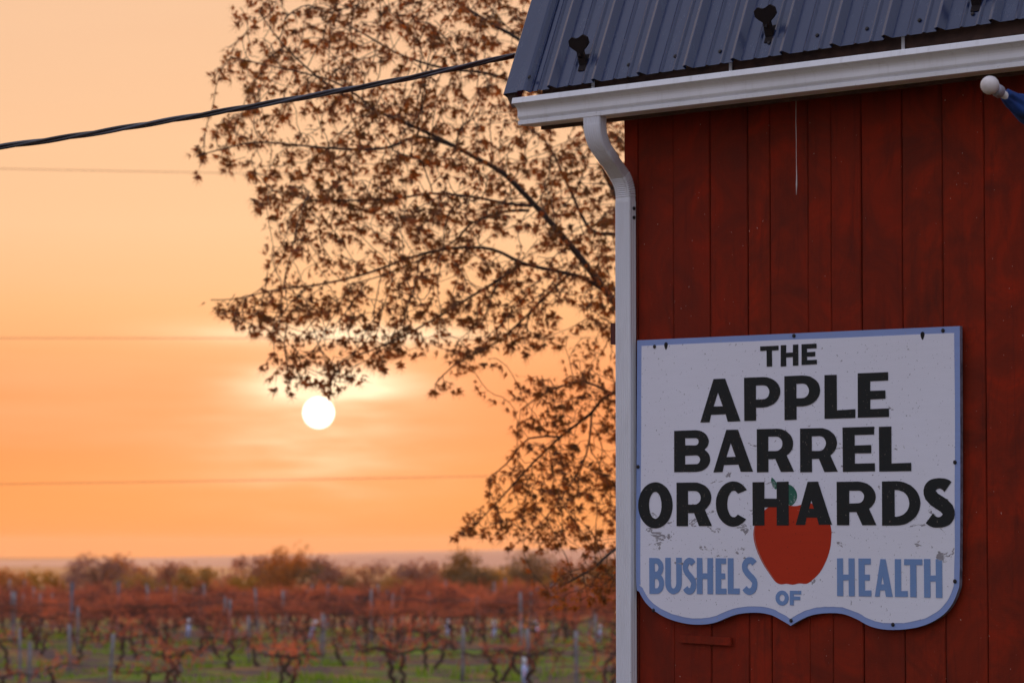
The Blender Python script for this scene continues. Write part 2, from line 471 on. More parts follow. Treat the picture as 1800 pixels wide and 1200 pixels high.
# soffit and fascia
b = MB(); b.box(-.36, BARN_L + .25, -.130, .0215, EAVE + .002, EAVE + .02)
b.build('soffit', M['brown'], barn)
b = MB()
b.add([(-.352, -.154, 3.418), (BARN_L + .25, -.154, 3.418), (BARN_L + .25, -.131, 3.418), (-.352, -.131, 3.418),
       (-.338, -.154, 3.690), (BARN_L + .25, -.154, 3.802), (BARN_L + .25, -.131, 3.802), (-.338, -.131, 3.690)],
      [(0,3,2,1),(4,5,6,7),(0,1,5,4),(1,2,6,5),(2,3,7,6),(3,0,4,7)])
b.build('fascia_board', M['brown'], barn)
# small red pieces nailed to the wall
b = MB(); b.box(-.104, -.001, .03, .062, 2.462, 2.556)
bv = b.build('block', M['trimred'], barn); bv['label'] = 'small red wooden block at the wall corner'
b = MB()
b.add([(.331, -.016, 1.166), (.614, -.016, 1.158), (.614, -.0035, 1.158), (.331, -.0035, 1.166), (.331, -.016, 1.199), (.612, -.016, 1.192), (.612, -.0035, 1.192), (.331, -.0035, 1.199)],
      [(0,3,2,1),(4,5,6,7),(0,1,5,4),(1,2,6,5),(2,3,7,6),(3,0,4,7)])
bv = b.build('batten', M['plank'], barn); bv['label'] = 'short red wooden strip nailed below the sign'

# ---- roof: steep ribbed metal sheets
roof_len = (BREAK[0] + .22) / math.cos(SLOPE)
def roof_pt(x, t, h):
    """x along the eave, t up the slope, h off the sheet; the drip edge rises slightly along the eave"""
    tilt = .0155 * (x + .5)
    return (x, -.22 + t * math.cos(SLOPE) - h * math.sin(SLOPE), 3.577 + tilt + t * math.sin(SLOPE) + h * math.cos(SLOPE))
RIB = .262
rib0 = .0445
roof = MB()
roof.loft([[roof_pt(-.44, .04, -.006), roof_pt(BARN_L + .3, .04, -.006), roof_pt(BARN_L + .3, .04, -.026), roof_pt(-.44, .04, -.026)],
           [roof_pt(-.44, roof_len, -.006), roof_pt(BARN_L + .3, roof_len, -.006), roof_pt(BARN_L + .3, roof_len, -.026), roof_pt(-.44, roof_len, -.026)]])
roof = roof.build('roof', M['brown'], barn); roof['label'] = 'steep blue ribbed metal roof'
def sheet_profile(xa, xb):
    """ribbed cross section between xa and xb as (x,h)"""
    pts = [(xa, 0)]
    k = math.floor((xa - rib0) / RIB) - 1
    while rib0 + k * RIB < xb + RIB:
        r = rib0 + k * RIB
        for dx, h in ((-.021, 0), (-.017, .0245), (.000, .0300), (.003, .0300), (.021, 0), (.092, 0), (.092, .0045), (.103, .0080), (.106, .0078), (.112, 0), (.170, 0), (.170, .0045), (.181, .0080), (.184, .0078), (.190, 0)):
            if xa + .002 < r + dx < xb - .002: pts.append((r + dx, h))
        k += 1
    pts.append((xb, 0)); return pts
xa = -.345; sheets = []
first = True
while xa < BARN_L + .25:
    nxt = rib0 + RIB * (math.floor((xa - rib0) / RIB + .4) + 4) - .02
    xb = min(nxt, BARN_L + .3)
    lift = .0012 * (len(sheets) % 2)
    top = sheet_profile(xa, xb)
    jit = rnd.uniform(-.004, .004)
    b = MB(); rings = []
    for t in (0 + jit, roof_len * .33, roof_len * .66, roof_len):
        rings.append([roof_pt(x, t, h + .0012 + lift) for x, h in top] + [roof_pt(x, t, h + lift) for x, h in top[::-1]])
    b.loft(rings)
    sheets.append(b.build('roof_sheet', M['roof'], roof)); xa = xb - .0
# gable trim: flat flashing with a raised bead beside the first rib
b = MB(); rings = []
prof = [(-.505, -.09), (-.505, .016), (-.497, .022), (-.415, .022), (-.408, .030), (-.372, .031), (-.362, .024), (-.352, .006), (-.342, .006), (-.342, .003), (-.355, .003), (-.366, .020), (-.375, .027), (-.406, .026), (-.414, .018), (-.496, .018), (-.5012, .013), (-.5012, -.09)]
for t in (-.004, roof_len * .5, roof_len):
    rings.append([roof_pt(x, t, h) for x, h in prof])
b.loft(rings)
bv = b.build('rake_trim', M['roof'], roof); bv['label'] = 'flat blue edge flashing along the gable'
b = MB()
poly = [(-.502, 3.585), (-.452, 3.590), (-.438, 3.555), (-.418, 3.545), (-.418, 3.520), (-.462, 3.520)]
b.prism(poly, -.225, -.205)
b.build('rake_end', M['brown'], roof)
# upper roof slopes and far slope, seen only from elsewhere
b = MB()
def slab(p, q, th=.03):
    b.add([(-.5, *p), (BARN_L + .3, *p), (BARN_L + .3, *q), (-.5, *q)] + [(-.5, p[0], p[1] - th), (BARN_L + .3, p[0], p[1] - th), (BARN_L + .3, q[0], q[1] - th), (-.5, q[0], q[1] - th)],
          [(0,1,2,3),(7,6,5,4),(0,4,5,1),(1,5,6,2),(2,6,7,3),(3,7,4,0)])
zt = .0155 * 4
slab((BREAK[0] - .05, BREAK[1] + zt), (MIDY, RIDGE + zt)); slab((MIDY, RIDGE + zt), (BARN_D - BREAK[0] + .05, BREAK[1] + zt)); slab((BARN_D - BREAK[0] + .03, BREAK[1] + zt), (BARN_D + .22, 3.577 + zt))
b.build('upper_roof', M['roof'], roof)
# fixing screws near the drip edge
sm = MB(); sm.loft([[(math.cos(a) * r, math.sin(a) * r, z) for a in [k * PI / 3 for k in range(6)]] for r, z in ((.0085, 0), (.0085, .004), (.005, .006))]); sm = sm.mesh('screw', M['screw'])
rot_roof = (PI / 2 - (PI / 2 - SLOPE), 0, 0)
for x in (.2082, .4702, .7226, .985, 1.2391, 1.4965, 1.7585, 2.02, 2.28):
    mobj('screw', sm, roof, loc=roof_pt(x, .065 + rnd.uniform(-.008, .008), .0034), rot=(SLOPE, 0, 0))
for x in (-.356, ):
    mobj('screw', sm, roof, loc=roof_pt(x, .06, .028), rot=(SLOPE, 0, 0))
# snow guards: dark cast pieces standing off the roof, lobed plate on a stem
def guard_mesh():
    b = MB()
    lobe = []
    for cx, cz, r, a0, a1 in ((.031, .102, .029, -75, 140), (-.031, .098, .027, 45, 255)):
        for k in range(5):
            a = math.radians(a0 + (a1 - a0) * k / 4)
            lobe.append((cx + r * math.cos(a), cz + r * math.sin(a)))
    poly = [(.021, .0)] + [(.019, .062)] + lobe + [(-.020, .060), (-.021, .0)]
    b.prism(poly, -.005, .005)
    ca, sa = math.cos(math.radians(-50)), math.sin(math.radians(-50))      # the plate leans up the slope
    b.v = [(x, y * ca - z * sa, y * sa + z * ca + .004) for x, y, z in b.v]
    b.box(-.022, .022, -.03, .05, .0, .006)           # base strap lying on the sheet
    b.box(-.006, .006, .02, .035, .004, .045)
    return b.mesh('snow_guard', M['guard'])
gm = guard_mesh()
for k in range(-1, 6):
    x = -.067 + k * 1.048
    if k < 0: continue
    mobj('snow_guard', gm, roof, loc=roof_pt(x, .098, .001), rot=(SLOPE, 0, 0))

# ---- gutter (ogee face), its end cap and straps
gx0, gx1 = -.382, BARN_L + .28
def gz(x): return .0
prof = [(-.156, 3.548), (-.156, 3.432), (-.264, 3.430), (-.2665, 3.432), (-.2670, 3.4470), (-.2640, 3.4490), (-.2550, 3.4505),
        (-.2590, 3.4545), (-.2670, 3.4600), (-.2705, 3.4670), (-.2702, 3.4760), (-.2695, 3.4850), (-.2705, 3.4940), (-.2745, 3.5030), (-.2830, 3.5110), (-.2920, 3.5160), (-.2990, 3.5190)]
prof += [(-.3075, 3.5205), (-.3090, 3.5225), (-.3035, 3.5450), (-.301, 3.547), (-.288, 3.545)]
th = .0016
def offset_profile(p, d):
    out = []
    for i in range(len(p)):
        a = Vector(p[max(0, i-1)]); c = Vector(p[min(len(p)-1, i+1)])
        t = (c - a).normalized(); out.append((p[i][0] + t.y * d, p[i][1] - t.x * d))
    return out
inner = offset_profile(prof, th)
ring = lambda x: [(x, y, z) for y, z in prof] + [(x, y, z) for y, z in inner[::-1]]
b = MB(); b.loft([ring(gx0), ring(gx0 + 2.4), ring(gx0 + 4.9), ring(gx1)])
gutter = b.build('gutter', M['gutter'], barn); gutter['label'] = 'white metal gutter along the eave'
b = MB(); cap = [(y, z) for y, z in prof]
n = len(cap)
b.add([(gx0 - .003, y, z) for y, z in cap] + [(gx0 + .010, y * 1.0 - .0012, z) for y, z in cap], [tuple(range(n)), tuple(range(2*n-1, n-1, -1))] + [(i, n+i, n+(i+1) % n, (i+1) % n) for i in range(n)])
b.build('end_cap', M['gutter'], gutter)
for x in (-.033, .747, 1.649, 2.5, 3.4, 4.3):
    b = MB(); b.box(x - .0075, x + .0075, -.1640, -.1600, 3.50, 3.66); b.box(x - .0075, x + .0075, -.288, -.1600, 3.5395, 3.5425)
    b.build('strap', M['gutter'], gutter)

# ---- downspout: fluted rectangular pipe with two crimped elbows
DW, DD = .086, .046
def ds_ring(c, ang, sx=1.0, crimp=0.0, flute=1.0):
    """cross section: x across the wall, d out from the wall, tilted by ang about x"""
    pts = []
    hw, hd, r = DW / 2 * sx + crimp, DD / 2 * sx + crimp, .009 * sx
    fl = []
    nf = 6
    for k in range(nf * 4 + 1):
        u = -1 + 2 * k / (nf * 4)
        fl.append((u * (hw - r), -hd + (.0055 * flute * (.5 - .5 * math.cos(u * PI * nf)) ** 3)))
    pts += fl
    for k in range(1, 4): a = -PI / 2 + PI / 2 * k / 4; pts.append((hw - r + r * math.cos(a), -hd + r + r * math.sin(a)))
    for k in range(9):
        u = -1 + 2 * k / 8; pts.append((hw - .0026 * flute * (.5 - .5 * math.cos(u * PI * 2)), u * (hd - r)))
    for k in range(1, 4): a = PI / 2 * k / 4; pts.append((hw - r + r * math.cos(a), hd - r + r * math.sin(a)))
    pts += [(hw - r, hd), (-hw + r, hd)]
    for k in range(1, 4): a = PI / 2 + PI / 2 * k / 4; pts.append((-hw + r + r * math.cos(a), hd - r + r * math.sin(a)))
    pts += [(-hw, hd - r), (-hw, -hd + r)]
    for k in range(1, 4): a = PI + PI / 2 * k / 4; pts.append((-hw + r + r * math.cos(a), -hd + r + r * math.sin(a)))
    ca, sa = math.cos(ang), math.sin(ang)
    return [(c[0] + x, c[1] + d * ca, c[2] + d * sa) for x, d in pts]
DX = .0400
y_out, y_in = -.238, -.032
path = []
ELB = math.radians(48)
# upper straight
zt_ = 3.436
path.append((y_out, zt_, 0, 0, .7)); path.append((y_out, zt_ - .030, 0, 0, .7))
R1 = .15; cy, cz = y_out + R1, zt_ - .030
m = 22
for k in range(1, m + 1):
    a = ELB * k / m
    path.append((cy - R1 * math.cos(a), cz - R1 * math.sin(a), a, .0009 * math.cos(k * PI) * (1 if k < m else 0), .35))
y1, z1 = path[-1][0], path[-1][1]
R2 = .14
run = (y_in - R2 * (1 - math.cos(ELB)) - y1) / math.sin(ELB)
path.append((y1 + run * .45 * math.sin(ELB), z1 - run * .45 * math.cos(ELB), ELB, 0, .1))
path.append((y1 + run * .47 * math.sin(ELB), z1 - run * .47 * math.cos(ELB), ELB, -.0015, .1))
y2, z2 = y1 + run * math.sin(ELB), z1 - run * math.cos(ELB)
cy, cz = y2 - R2 * math.cos(ELB), z2 - R2 * math.sin(ELB)
for k in range(0, m + 1):
    a = ELB * (1 - k / m)
    path.append((cy + R2 * math.cos(a), cz - R2 * math.sin(-a) - 0 if False else cz + R2 * math.sin(a), a, .0016 * math.cos(k * PI) * (1 if 0 < k < m else 0), .25))
zl = path[-1][1]
b = MB()
b.loft([ds_ring((DX + .006 * (1 - i_ / len(path)), y, z), a, 1.16 - .16 * min(1, i_ / (len(path) * .75)), cr, fl) for i_, (y, z, a, cr, fl) in enumerate(path)] + [ds_ring((DX, y_in, zl - .02), 0, 1.0, 0, .3)])
top = b.build('elbow', M['downspout'], None, smooth=True)
b = MB(); b.loft([ds_ring((DX, y_in, z), 0, 1.03, 0, 1.0) for z in (zl - .012, zl - .5, zl - 1.2, zl - 2.0, .12)])
dsp = b.build('downspout', M['downspout'], barn, smooth=True); dsp['label'] = 'white fluted downspout at the wall corner'
top.parent = dsp
b = MB(); b.loft([ds_ring((DX, y_in - .10 * math.sin(a), .13 - .12 * (1 - math.cos(a)) * 1.2 ), -a, 1.0, 0, .4) for a in (0, .3, .6, .9)])
b.build('foot_elbow', M['downspout'], dsp, smooth=True)
for z in (zl - .045, zl - .085):
    mobj('rivet', sm, dsp, loc=(DX + DW / 2 + .0005, y_in + .004, z), rot=(0, PI / 2, 0))
for me in (top.data, dsp.data):
    bm = bmesh.new(); bm.from_mesh(me)
    for e in bm.edges:
        if len(e.link_faces) == 2 and e.calc_face_angle(0) > math.radians(50): e.smooth = False
    bm.to_mesh(me); bm.free()

# ------------------------------------------------------------------ the sign (board coordinates = barn x, z)
sign = empty('sign', barn.location, barn.rotation_euler.z)
tag(sign, 'white shield-shaped wooden sign with blue border, black lettering and red apple', 'sign')
shield = [(.104, 2.4695), (.961, 2.4630), (1.8212, 2.456), (1.819, 1.9398), (1.8118, 1.4869), (1.7998, 1.3964), (1.749, 1.3211), (1.6646, 1.2721), (1.5654, 1.2476), (1.4511, 1.241), (1.3646, 1.2533), (1.2921, 1.2821), (1.2189, 1.3019), (1.1303, 1.3029), (1.0557, 1.2924), (.9956, 1.2704), (.9503, 1.2484), (.905, 1.2689), (.8442, 1.2916), (.7677, 1.3), (.6749, 1.2938), (.6126, 1.2785), (.5341, 1.2532), (.4392, 1.2444), (.3436, 1.2525), (.2471, 1.2777), (.1661, 1.3205), (.1139, 1.3788), (.0945, 1.4474), (.0993, 1.9699)]
def refine(poly, sharp, n=4):
    """Catmull-Rom through the points, keeping the sharp ones as corners"""
    out = []; N = len(poly)
    for i in range(N):
        p0, p1, p2, p3 = poly[i-1], poly[i], poly[(i+1) % N], poly[(i+2) % N]
        if i in sharp: p0 = (2*p1[0]-p2[0], 2*p1[1]-p2[1])
        if (i+1) % N in sharp: p3 = (2*p2[0]-p1[0], 2*p2[1]-p1[1])
        for k in range(n):
            t = k / n; q = []
            for a, b_, c, d in zip(p0, p1, p2, p3):
                q.append(.5 * ((2*b_) + (-a + c) * t + (2*a - 5*b_ + 4*c - d) * t*t + (-a + 3*b_ - 3*c + d) * t*t*t))
            out.append(tuple(q))
    return out
def inset(poly, d):
    out = []; N = len(poly)
    for i in range(N):
        a, p, c = Vector(poly[i-1]), Vector(poly[i]), Vector(poly[(i+1) % N])
        t1, t2 = (p - a).normalized(), (c - p).normalized()
        n1, n2 = Vector((t1.y, -t1.x)), Vector((t2.y, -t2.x))
        nn = (n1 + n2); nn = nn / max(.3, nn.dot(n1)) if nn.length > 1e-6 else n1
        out.append((p.x + nn.x * d, p.y + nn.y * d))
    return out
shield = refine(shield, {0, 2, 16})
def flat_mesh(name, contours, y_front, thick, mat, edge_mat=None):
    """filled outline (holes allowed) in the x-z plane, front face at y_front, with real thickness"""
    cu = bpy.data.curves.new(name, 'CURVE'); cu.dimensions = '2D'; cu.fill_mode = 'BOTH'; cu.extrude = thick / 2
    for c in contours:
        sp = cu.splines.new('POLY'); sp.points.add(len(c) - 1); sp.use_cyclic_u = True
        for p, q in zip(sp.points, c): p.co = (q[0], q[1], 0, 1)
    ob = bpy.data.objects.new(name, cu); COL.objects.link(ob)
    me = bpy.data.meshes.new_from_object(ob)
    bpy.data.objects.remove(ob); bpy.data.curves.remove(cu)
    me.transform(Matrix.Translation((0, y_front + thick / 2, 0)) @ Matrix.Rotation(PI / 2, 4, 'X'))
    me.materials.clear(); me.materials.append(mat)
    if edge_mat:
        me.materials.append(edge_mat)
        for p in me.polygons:
            if abs(p.normal.y) < .5 or p.normal.y > .5: p.material_index = 1
    me.name = name; me.update(); return me
BF = -.030          # board front
mobj('board', flat_mesh('board', [shield], BF, .018, M['sign_blue'], M['sign_edge']), sign)
mobj('batten', (lambda b: (b.box(.25, 1.65, -.0119, -.0035, 2.30, 2.36), b.box(.25, 1.65, -.0119, -.0035, 1.45, 1.51), b.mesh('batten', M['brown']))[-1])(MB()), sign)
rim = []
wr = random.Random(5)
for p in inset(shield, .026): rim.append((p[0] + wr.uniform(-.0012, .0012), p[1] + wr.uniform(-.0012, .0012)))
mobj('white_field', flat_mesh('white_field', [rim], BF - .0010, .0008, M['sign_white']), sign)

def arc(cx, cy, rx, ry, a0, a1, n=14):
    return [(cx + rx * math.cos(math.radians(a0 + (a1 - a0) * k / n)), cy + ry * math.sin(math.radians(a0 + (a1 - a0) * k / n))) for k in range(n + 1)]
def stroke(pts, wid):
    L, R_ = [], []
    for i, p in enumerate(pts):
        a = Vector(pts[max(0, i-1)]); c = Vector(pts[min(len(pts)-1, i+1)]); t = (c - a).normalized(); nn = Vector((-t.y, t.x)) * wid[i] / 2
        L.append((p[0] + nn.x, p[1] + nn.y)); R_.append((p[0] - nn.x, p[1] - nn.y))
    return L + R_[::-1]
def glyph(ch, w, h, v, s):
    """contours of a hand-painted capital: w x h box, v = upright stroke, s = cross stroke"""
    if ch == 'T':
        return [[(0, h), (0, h-s), ((w-v)/2, h-s), ((w-v)/2, 0), ((w+v)/2, 0), ((w+v)/2, h-s), (w, h-s), (w, h)]]
    if ch == 'H':
        m_ = h * .42
        return [[(0, 0), (0, h), (v, h), (v, m_+s), (w-v, m_+s), (w-v, h), (w, h), (w, 0), (w-v, 0), (w-v, m_), (v, m_), (v, 0)]]
    if ch == 'E':
        m_ = h * .5 - s * .5
        return [[(0, 0), (0, h), (w*.98, h), (w*.98, h-s), (v, h-s), (v, m_+s), (w*.89, m_+s), (w*.89, m_), (v, m_), (v, s), (w, s*1.02), (w, 0)]]
    if ch == 'F':
        m_ = h * .5 - s * .55
        return [[(0, 0), (0, h), (w, h), (w, h-s), (v, h-s), (v, m_+s), (w*.9, m_+s), (w*.9, m_), (v, m_), (v, 0)]]
    if ch == 'L':
        return [[(0, 0), (0, h), (v, h), (v, s), (w, s*1.04), (w, 0)]]
    if ch == 'A':
        a0, a1 = w*.335, w*.625
        k1, k2 = h*.17, h*.17 + s*1.02
        lx = lambda z: a0 * z / h; rx = lambda z: w - (w - a1) * z / h
        il = lambda z: lx(z) + v*.74; ir = lambda z: rx(z) - v*1.04
        # height where the inner sides meet
        za = 0; 
        for k in range(400):
            z = h * k / 400
            if ir(z) > il(z): za = z
        return [[(0, 0), (a0, h), (a1, h), (w, 0), (w - v*1.08, 0), (ir(k1), k1), (il(k1), k1), (v*.80, 0)], [(il(k2), k2), (ir(k2), k2), ((il(za)+ir(za))/2, za)]]
    if ch in 'PR':
        yb = h * (.30 if ch == 'P' else .30); ry = (h - yb) / 2; rx = min(w*.56, ry*1.45); cx = w*(1.0 if ch == 'P' else .985) - rx; cyy = yb + ry
        hole = [(v, yb+s), (v, h-s)] + arc(cx, cyy, rx - v*.92, ry - s, 90, -90, 10)
        if ch == 'P':
            return [[(0, 0), (0, h)] + arc(cx, cyy, rx, ry, 90, -90) + [(v, yb), (v, 0)], hole]
        return [[(0, 0), (0, h)] + arc(cx, cyy, rx, ry, 90, -52) + [(w, 0), (w - v*1.12, 0), (v + (w - 2.1*v)*.55 , yb), (v, yb), (v, 0)], hole]
    if ch == 'B':
        q = h * .52; r1 = (h - q) / 2 + s*.18; r2 = q / 2 + s*.18; c1 = h - r1; c2 = r2
        x1, x2 = min(w*.5, r1*1.5), min(w*.52, r2*1.5)
        out = [(0, 0), (0, h)] + arc(w*.96 - x1, c1, x1, r1, 90, -50) + arc(w - x2, c2, x2, r2, 55, -90)
        hl1 = [(v, h-s), (v, c1 - r1 + s*1.02)] + arc(w*.96 - x1, c1 + s*.0, x1 - v*.9, r1 - s, -90, 90, 8)
        hl2 = [(v, c2 + r2 - s*1.02), (v, s)] + arc(w - x2, c2, x2 - v*.9, r2 - s, -90, 90, 8)
        return [out, hl1, hl2]
    if ch == 'D':
        rx = w * .62
        return [[(0, 0), (0, h)] + arc(w - rx, h/2, rx, h/2, 90, -90, 20) + [], [(v, s), (v, h-s)] + arc(w - rx, h/2, rx - v*.86, h/2 - s, 90, -90, 16)]
    if ch == 'O':
        return [arc(w/2, h/2, w/2, h/2, 0, 352, 44), arc(w/2, h/2, w/2 - v*.98, h/2 - s*1.15, 0, 352, 36)]
    if ch == 'C':
        return [arc(w*.55, h/2, w*.55, h/2, 38, 318, 36) + arc(w*.57, h/2, w*.57 - v*.98, h/2 - s*1.1, 308, 50, 30)]
    if ch == 'U':
        ry = h * .30
        return [[(0, h)] + arc(w/2, ry, w/2, ry, 180, 360, 16) + [(w, h), (w - v, h)] + arc(w/2, ry, w/2 - v, ry - s, 360, 180, 12) + [(v, h)]]
    if ch == 'S':
        t = (v * .55 + s * .45); hx = w/2 - v*.46; r1 = h*.265 - s*.5; r2 = h*.285 - s*.5
        c1 = h - s*.5 - r1; c2 = s*.5 + r2
        top_ = arc(w*.53, c1, hx*.98, r1, 32, 200, 14); bot = arc(w*.49, c2, hx*1.02, r2, 20, -148, 14)
        pts = top_ + [(w*.36, h*.58), (w*.5, h*.515), (w*.66, h*.445)] + bot
        nn = len(pts); wid = []
        for i, p in enumerate(pts):
            a = Vector(pts[max(0, i-1)]); c = Vector(pts[min(nn-1, i+1)]); d = (c - a).normalized()
            wid.append(s * 1.12 + (v * .98 - s * 1.12) * abs(d.y) ** 1.2 if not nn * .36 < i < nn * .62 else v * .92)
        wid = [wid[0]] + [(wid[i-1] + wid[i] * 2 + wid[i+1]) / 4 for i in range(1, nn-1)] + [wid[-1]]
        return [stroke(pts, wid)]
letters = [('T',.7952,.8934,2.3291,2.4152),('H',.9056,.9997,2.3276,2.4156),('E',1.0163,1.0974,2.3296,2.4150),
 ('A',.4643,.6858,2.1041,2.2866),('P',.7067,.9027,2.1040,2.2862),('P',.9243,1.1141,2.1027,2.2861),('L',1.1365,1.2961,2.1025,2.2830),('E',1.3090,1.4676,2.1028,2.2841),
 ('B',.3165,.5185,1.8938,2.0714),('A',.5359,.7529,1.8906,2.0686),('R',.7745,.9730,1.8874,2.0682),('R',1.0062,1.2032,1.8841,2.0652),('E',1.2298,1.3950,1.8824,2.0651),('L',1.4167,1.5774,1.8809,2.0631),
 ('O',.1098,.3069,1.6539,1.8525),('R',.3295,.5270,1.6630,1.8487),('C',.5490,.7223,1.6600,1.8510),('H',.7501,.9444,1.6641,1.8461),('A',.9807,1.1720,1.6658,1.8445),('R',1.1975,1.4005,1.6639,1.8418),('D',1.4294,1.6223,1.6620,1.8413),('S',1.6322,1.7921,1.6557,1.8482),
 ('B',.1730,.2574,1.3725,1.5266),('U',.2639,.3572,1.3723,1.5281),('S',.3604,.4385,1.3733,1.5272),('H',.4420,.5319,1.3742,1.5275),('E',.5460,.6056,1.3752,1.5266),('L',.6134,.6776,1.3759,1.5269),('S',.6882,.7747,1.3757,1.5308),
 ('O',.8721,.9419,1.3315,1.3942),('F',.9480,1.0083,1.3332,1.3937),
 ('H',1.1965,1.2875,1.3743,1.5288),('E',1.3080,1.3720,1.3747,1.5282),('A',1.3893,1.4801,1.3742,1.5262),('L',1.4919,1.5558,1.3745,1.5265),('T',1.5387,1.6295,1.3740,1.5268),('H',1.6380,1.7268,1.3733,1.5271)]
lr = random.Random(21)
def wob(c, d):
    return [(x + lr.uniform(-d, d), z + lr.uniform(-d, d)) for x, z in c]
def put_letter(i):
    ch, x0, x1, z0, z1 = letters[i]
    w, h = x1 - x0, z1 - z0
    if i < 3: v, s = .029, .019
    elif i < 8: v, s = .064, .034
    elif i < 14: v, s = .062, .033
    elif i < 22: v, s = .064, .036
    elif i in (29, 30): v, s = .021, .015
    else: v, s = .031, .024
    cs = [wob([(x0 + x, z0 + z) for x, z in c], .0006) for c in glyph(ch, w, h, v, s)]
    mt = M['ink_black'] if i < 22 else M['ink_blue']
    mobj('letter', flat_mesh('letter', cs, BF - .0030, .0006, mt), sign)
for i in range(len(letters)): put_letter(i)
apple = [(.9466,1.7464),(.8937,1.7543),(.8454,1.7449),(.7966,1.7151),(.7652,1.6759),(.7532,1.6268),(.7666,1.5702),(.8003,1.51),(.8437,1.4576),(.8744,1.4278),(.9013,1.4197),(.9302,1.4222),(.9637,1.4188),(.9971,1.4243),(1.0352,1.4232),(1.0637,1.4368),(1.1064,1.4705),(1.1397,1.5189),(1.1608,1.5708),(1.1677,1.6226),(1.167,1.6485),(1.155,1.6819),(1.127,1.7191),(1.0894,1.7417),(1.0545,1.7568),(1.0183,1.7511),(.9849,1.7447)]
bv = mobj('apple_picture', flat_mesh('apple_picture', [refine(apple, set(), 3)], BF - .0020, .0006, M['ink_red']), sign); bv['label'] = 'painted red apple'
M['ink_pale'] = simple('sign_pale_brush_line', (.50, .22, .17), .6)
hl_ = refine([(.7640,1.664),(.7600,1.626),(.7720,1.572),(.8050,1.512),(.8470,1.460),(.8780,1.431)], {0, 5}, 4)[:20]
mobj('highlight', flat_mesh('highlight', [stroke(hl_, [.0012 + .0022 * math.sin(PI * k / 19) for k in range(20)])], BF - .0028, .0004, M['ink_pale']), sign)
for pts in ([(.8538,1.8654),(.8702,1.8523),(.8826,1.8334),(.8767,1.8146),(.8604,1.8261),(.8499,1.8488)], [(.9404,1.8365),(.9663,1.8249),(.9852,1.8023),(.988,1.7798),(.9754,1.7574),(.9514,1.7449),(.94,1.7652),(.9345,1.8028)]):
    bv = mobj('leaf_picture', flat_mesh('leaf_picture', [refine(pts, {0}, 3)], BF - .0020, .0006, M['ink_green']), sign)
s2 = MB(); s2.loft([[(math.cos(a) * r, -z, math.sin(a) * r) for a in [k * PI / 5 for k in range(10)]] for r, z in ((.0085, 0), (.0085, .002), (.006, .0042), (.002, .005))]); s2 = s2.mesh('screw', M['screw'])
for x, z in [(.2056,2.4382),(.976,2.4527),(1.74,2.4412),(1.7937,1.913),(1.7891,1.4393),(1.48,1.2622),(.1953,1.3014),(.9534,1.2697),(.109,1.9203)]:
    mobj('screw', s2, sign, loc=(x, BF - .0013, z))
for x, z in [(.2707, 2.4381), (1.6383, 2.4249)]:
    c = [(x + .0095 * math.cos(a) + .002 * math.sin(2 * a), z + .0165 * math.sin(a)) for a in [k * PI / 7 for k in range(14)]]
    mobj('bolt_hole', flat_mesh('bolt_hole', [c], BF - .0017, .0004, M['hole']), sign)

# ------------------------------------------------------------------ things on and near the barn
BM = Matrix.Translation(barn.location) @ Matrix.Rotation(barn.rotation_euler.z, 4, 'Z')
def bw(x, y, z): return BM @ Vector((x, y, z))
th_ = MB()
pts = [bw(.9921 + .0006 * math.sin(k * 1.7), -.03 - .001 * math.sin(k * .6), 3.474 - .0432 * k) for k in range(11)]
th_.tube(pts, [.0014] * 8 + [.0020, .0034, .0014], 6)
tag(th_.build('string', M['thread'], smooth=True), 'thin white string hanging from the eave before the red boards', 'string')

# pole with ball finial and rolled blue flag
f0, f1 = at(1740, 150, 11.95), at(1800, 191, 12.12)
dr = (f1 - f0).normalized()
fl = empty('flagpole', f0); tag(fl, 'white wall flagpole with round ball finial', 'flagpole')
q = dr.to_track_quat('Z', 'Y')
def lathe(prof, n=20):
    b = MB(); b.loft([[(math.cos(2*PI*k/n) * r, math.sin(2*PI*k/n) * r, z) for k in range(n)] for r, z in prof]); return b
ball = [(.034 * math.sin(a), -.034 * math.cos(a)) for a in [PI * k / 14 for k in range(1, 12)]]
o = lathe(ball + [(.0135, .034), (.0150, .040)]).build('ball_finial', M['white_pole'], fl, smooth=True); o.rotation_euler = q.to_euler()
o = lathe([(.016, .036), (.022, .040), (.0235, .046), (.024, .066), (.020, .070), (.016, .074)]).build('collar', M['collar'], fl, smooth=True); o.rotation_euler = q.to_euler()
plen = 1.18
o = lathe([(.0145, .070), (.0145, plen)], 14).build('pole', M['white_pole'], fl, smooth=True); o.rotation_euler = q.to_euler()
o = lathe([(.022, plen - .10), (.024, plen - .095), (.024, plen), (.05, plen + .002), (.05, plen + .012)], 14).build('wall_socket', M['collar'], fl, smooth=True); o.rotation_euler = q.to_euler()
b = MB(); rings = []
for k in range(26):
    z = .102 + k * .032; ring_ = []
    for j in range(28):
        a = 2 * PI * j / 28
        r = (.021 + .022 * min(1, k / 4)) * (1 + .16 * math.sin(3 * a + k * .42) + .10 * math.sin(7 * a - k * .3)) + .004 * math.sin(k * 1.3 + a)
        ring_.append((r * math.cos(a), r * math.sin(a), z + .006 * math.sin(2 * a)))
    rings.append(ring_)
b.loft(rings)
fo = b.build('flag', M['flag'], smooth=True, loc=f0, rot=q.to_euler())
tag(fo, 'dark blue cloth flag rolled tightly round the white pole', 'flag')

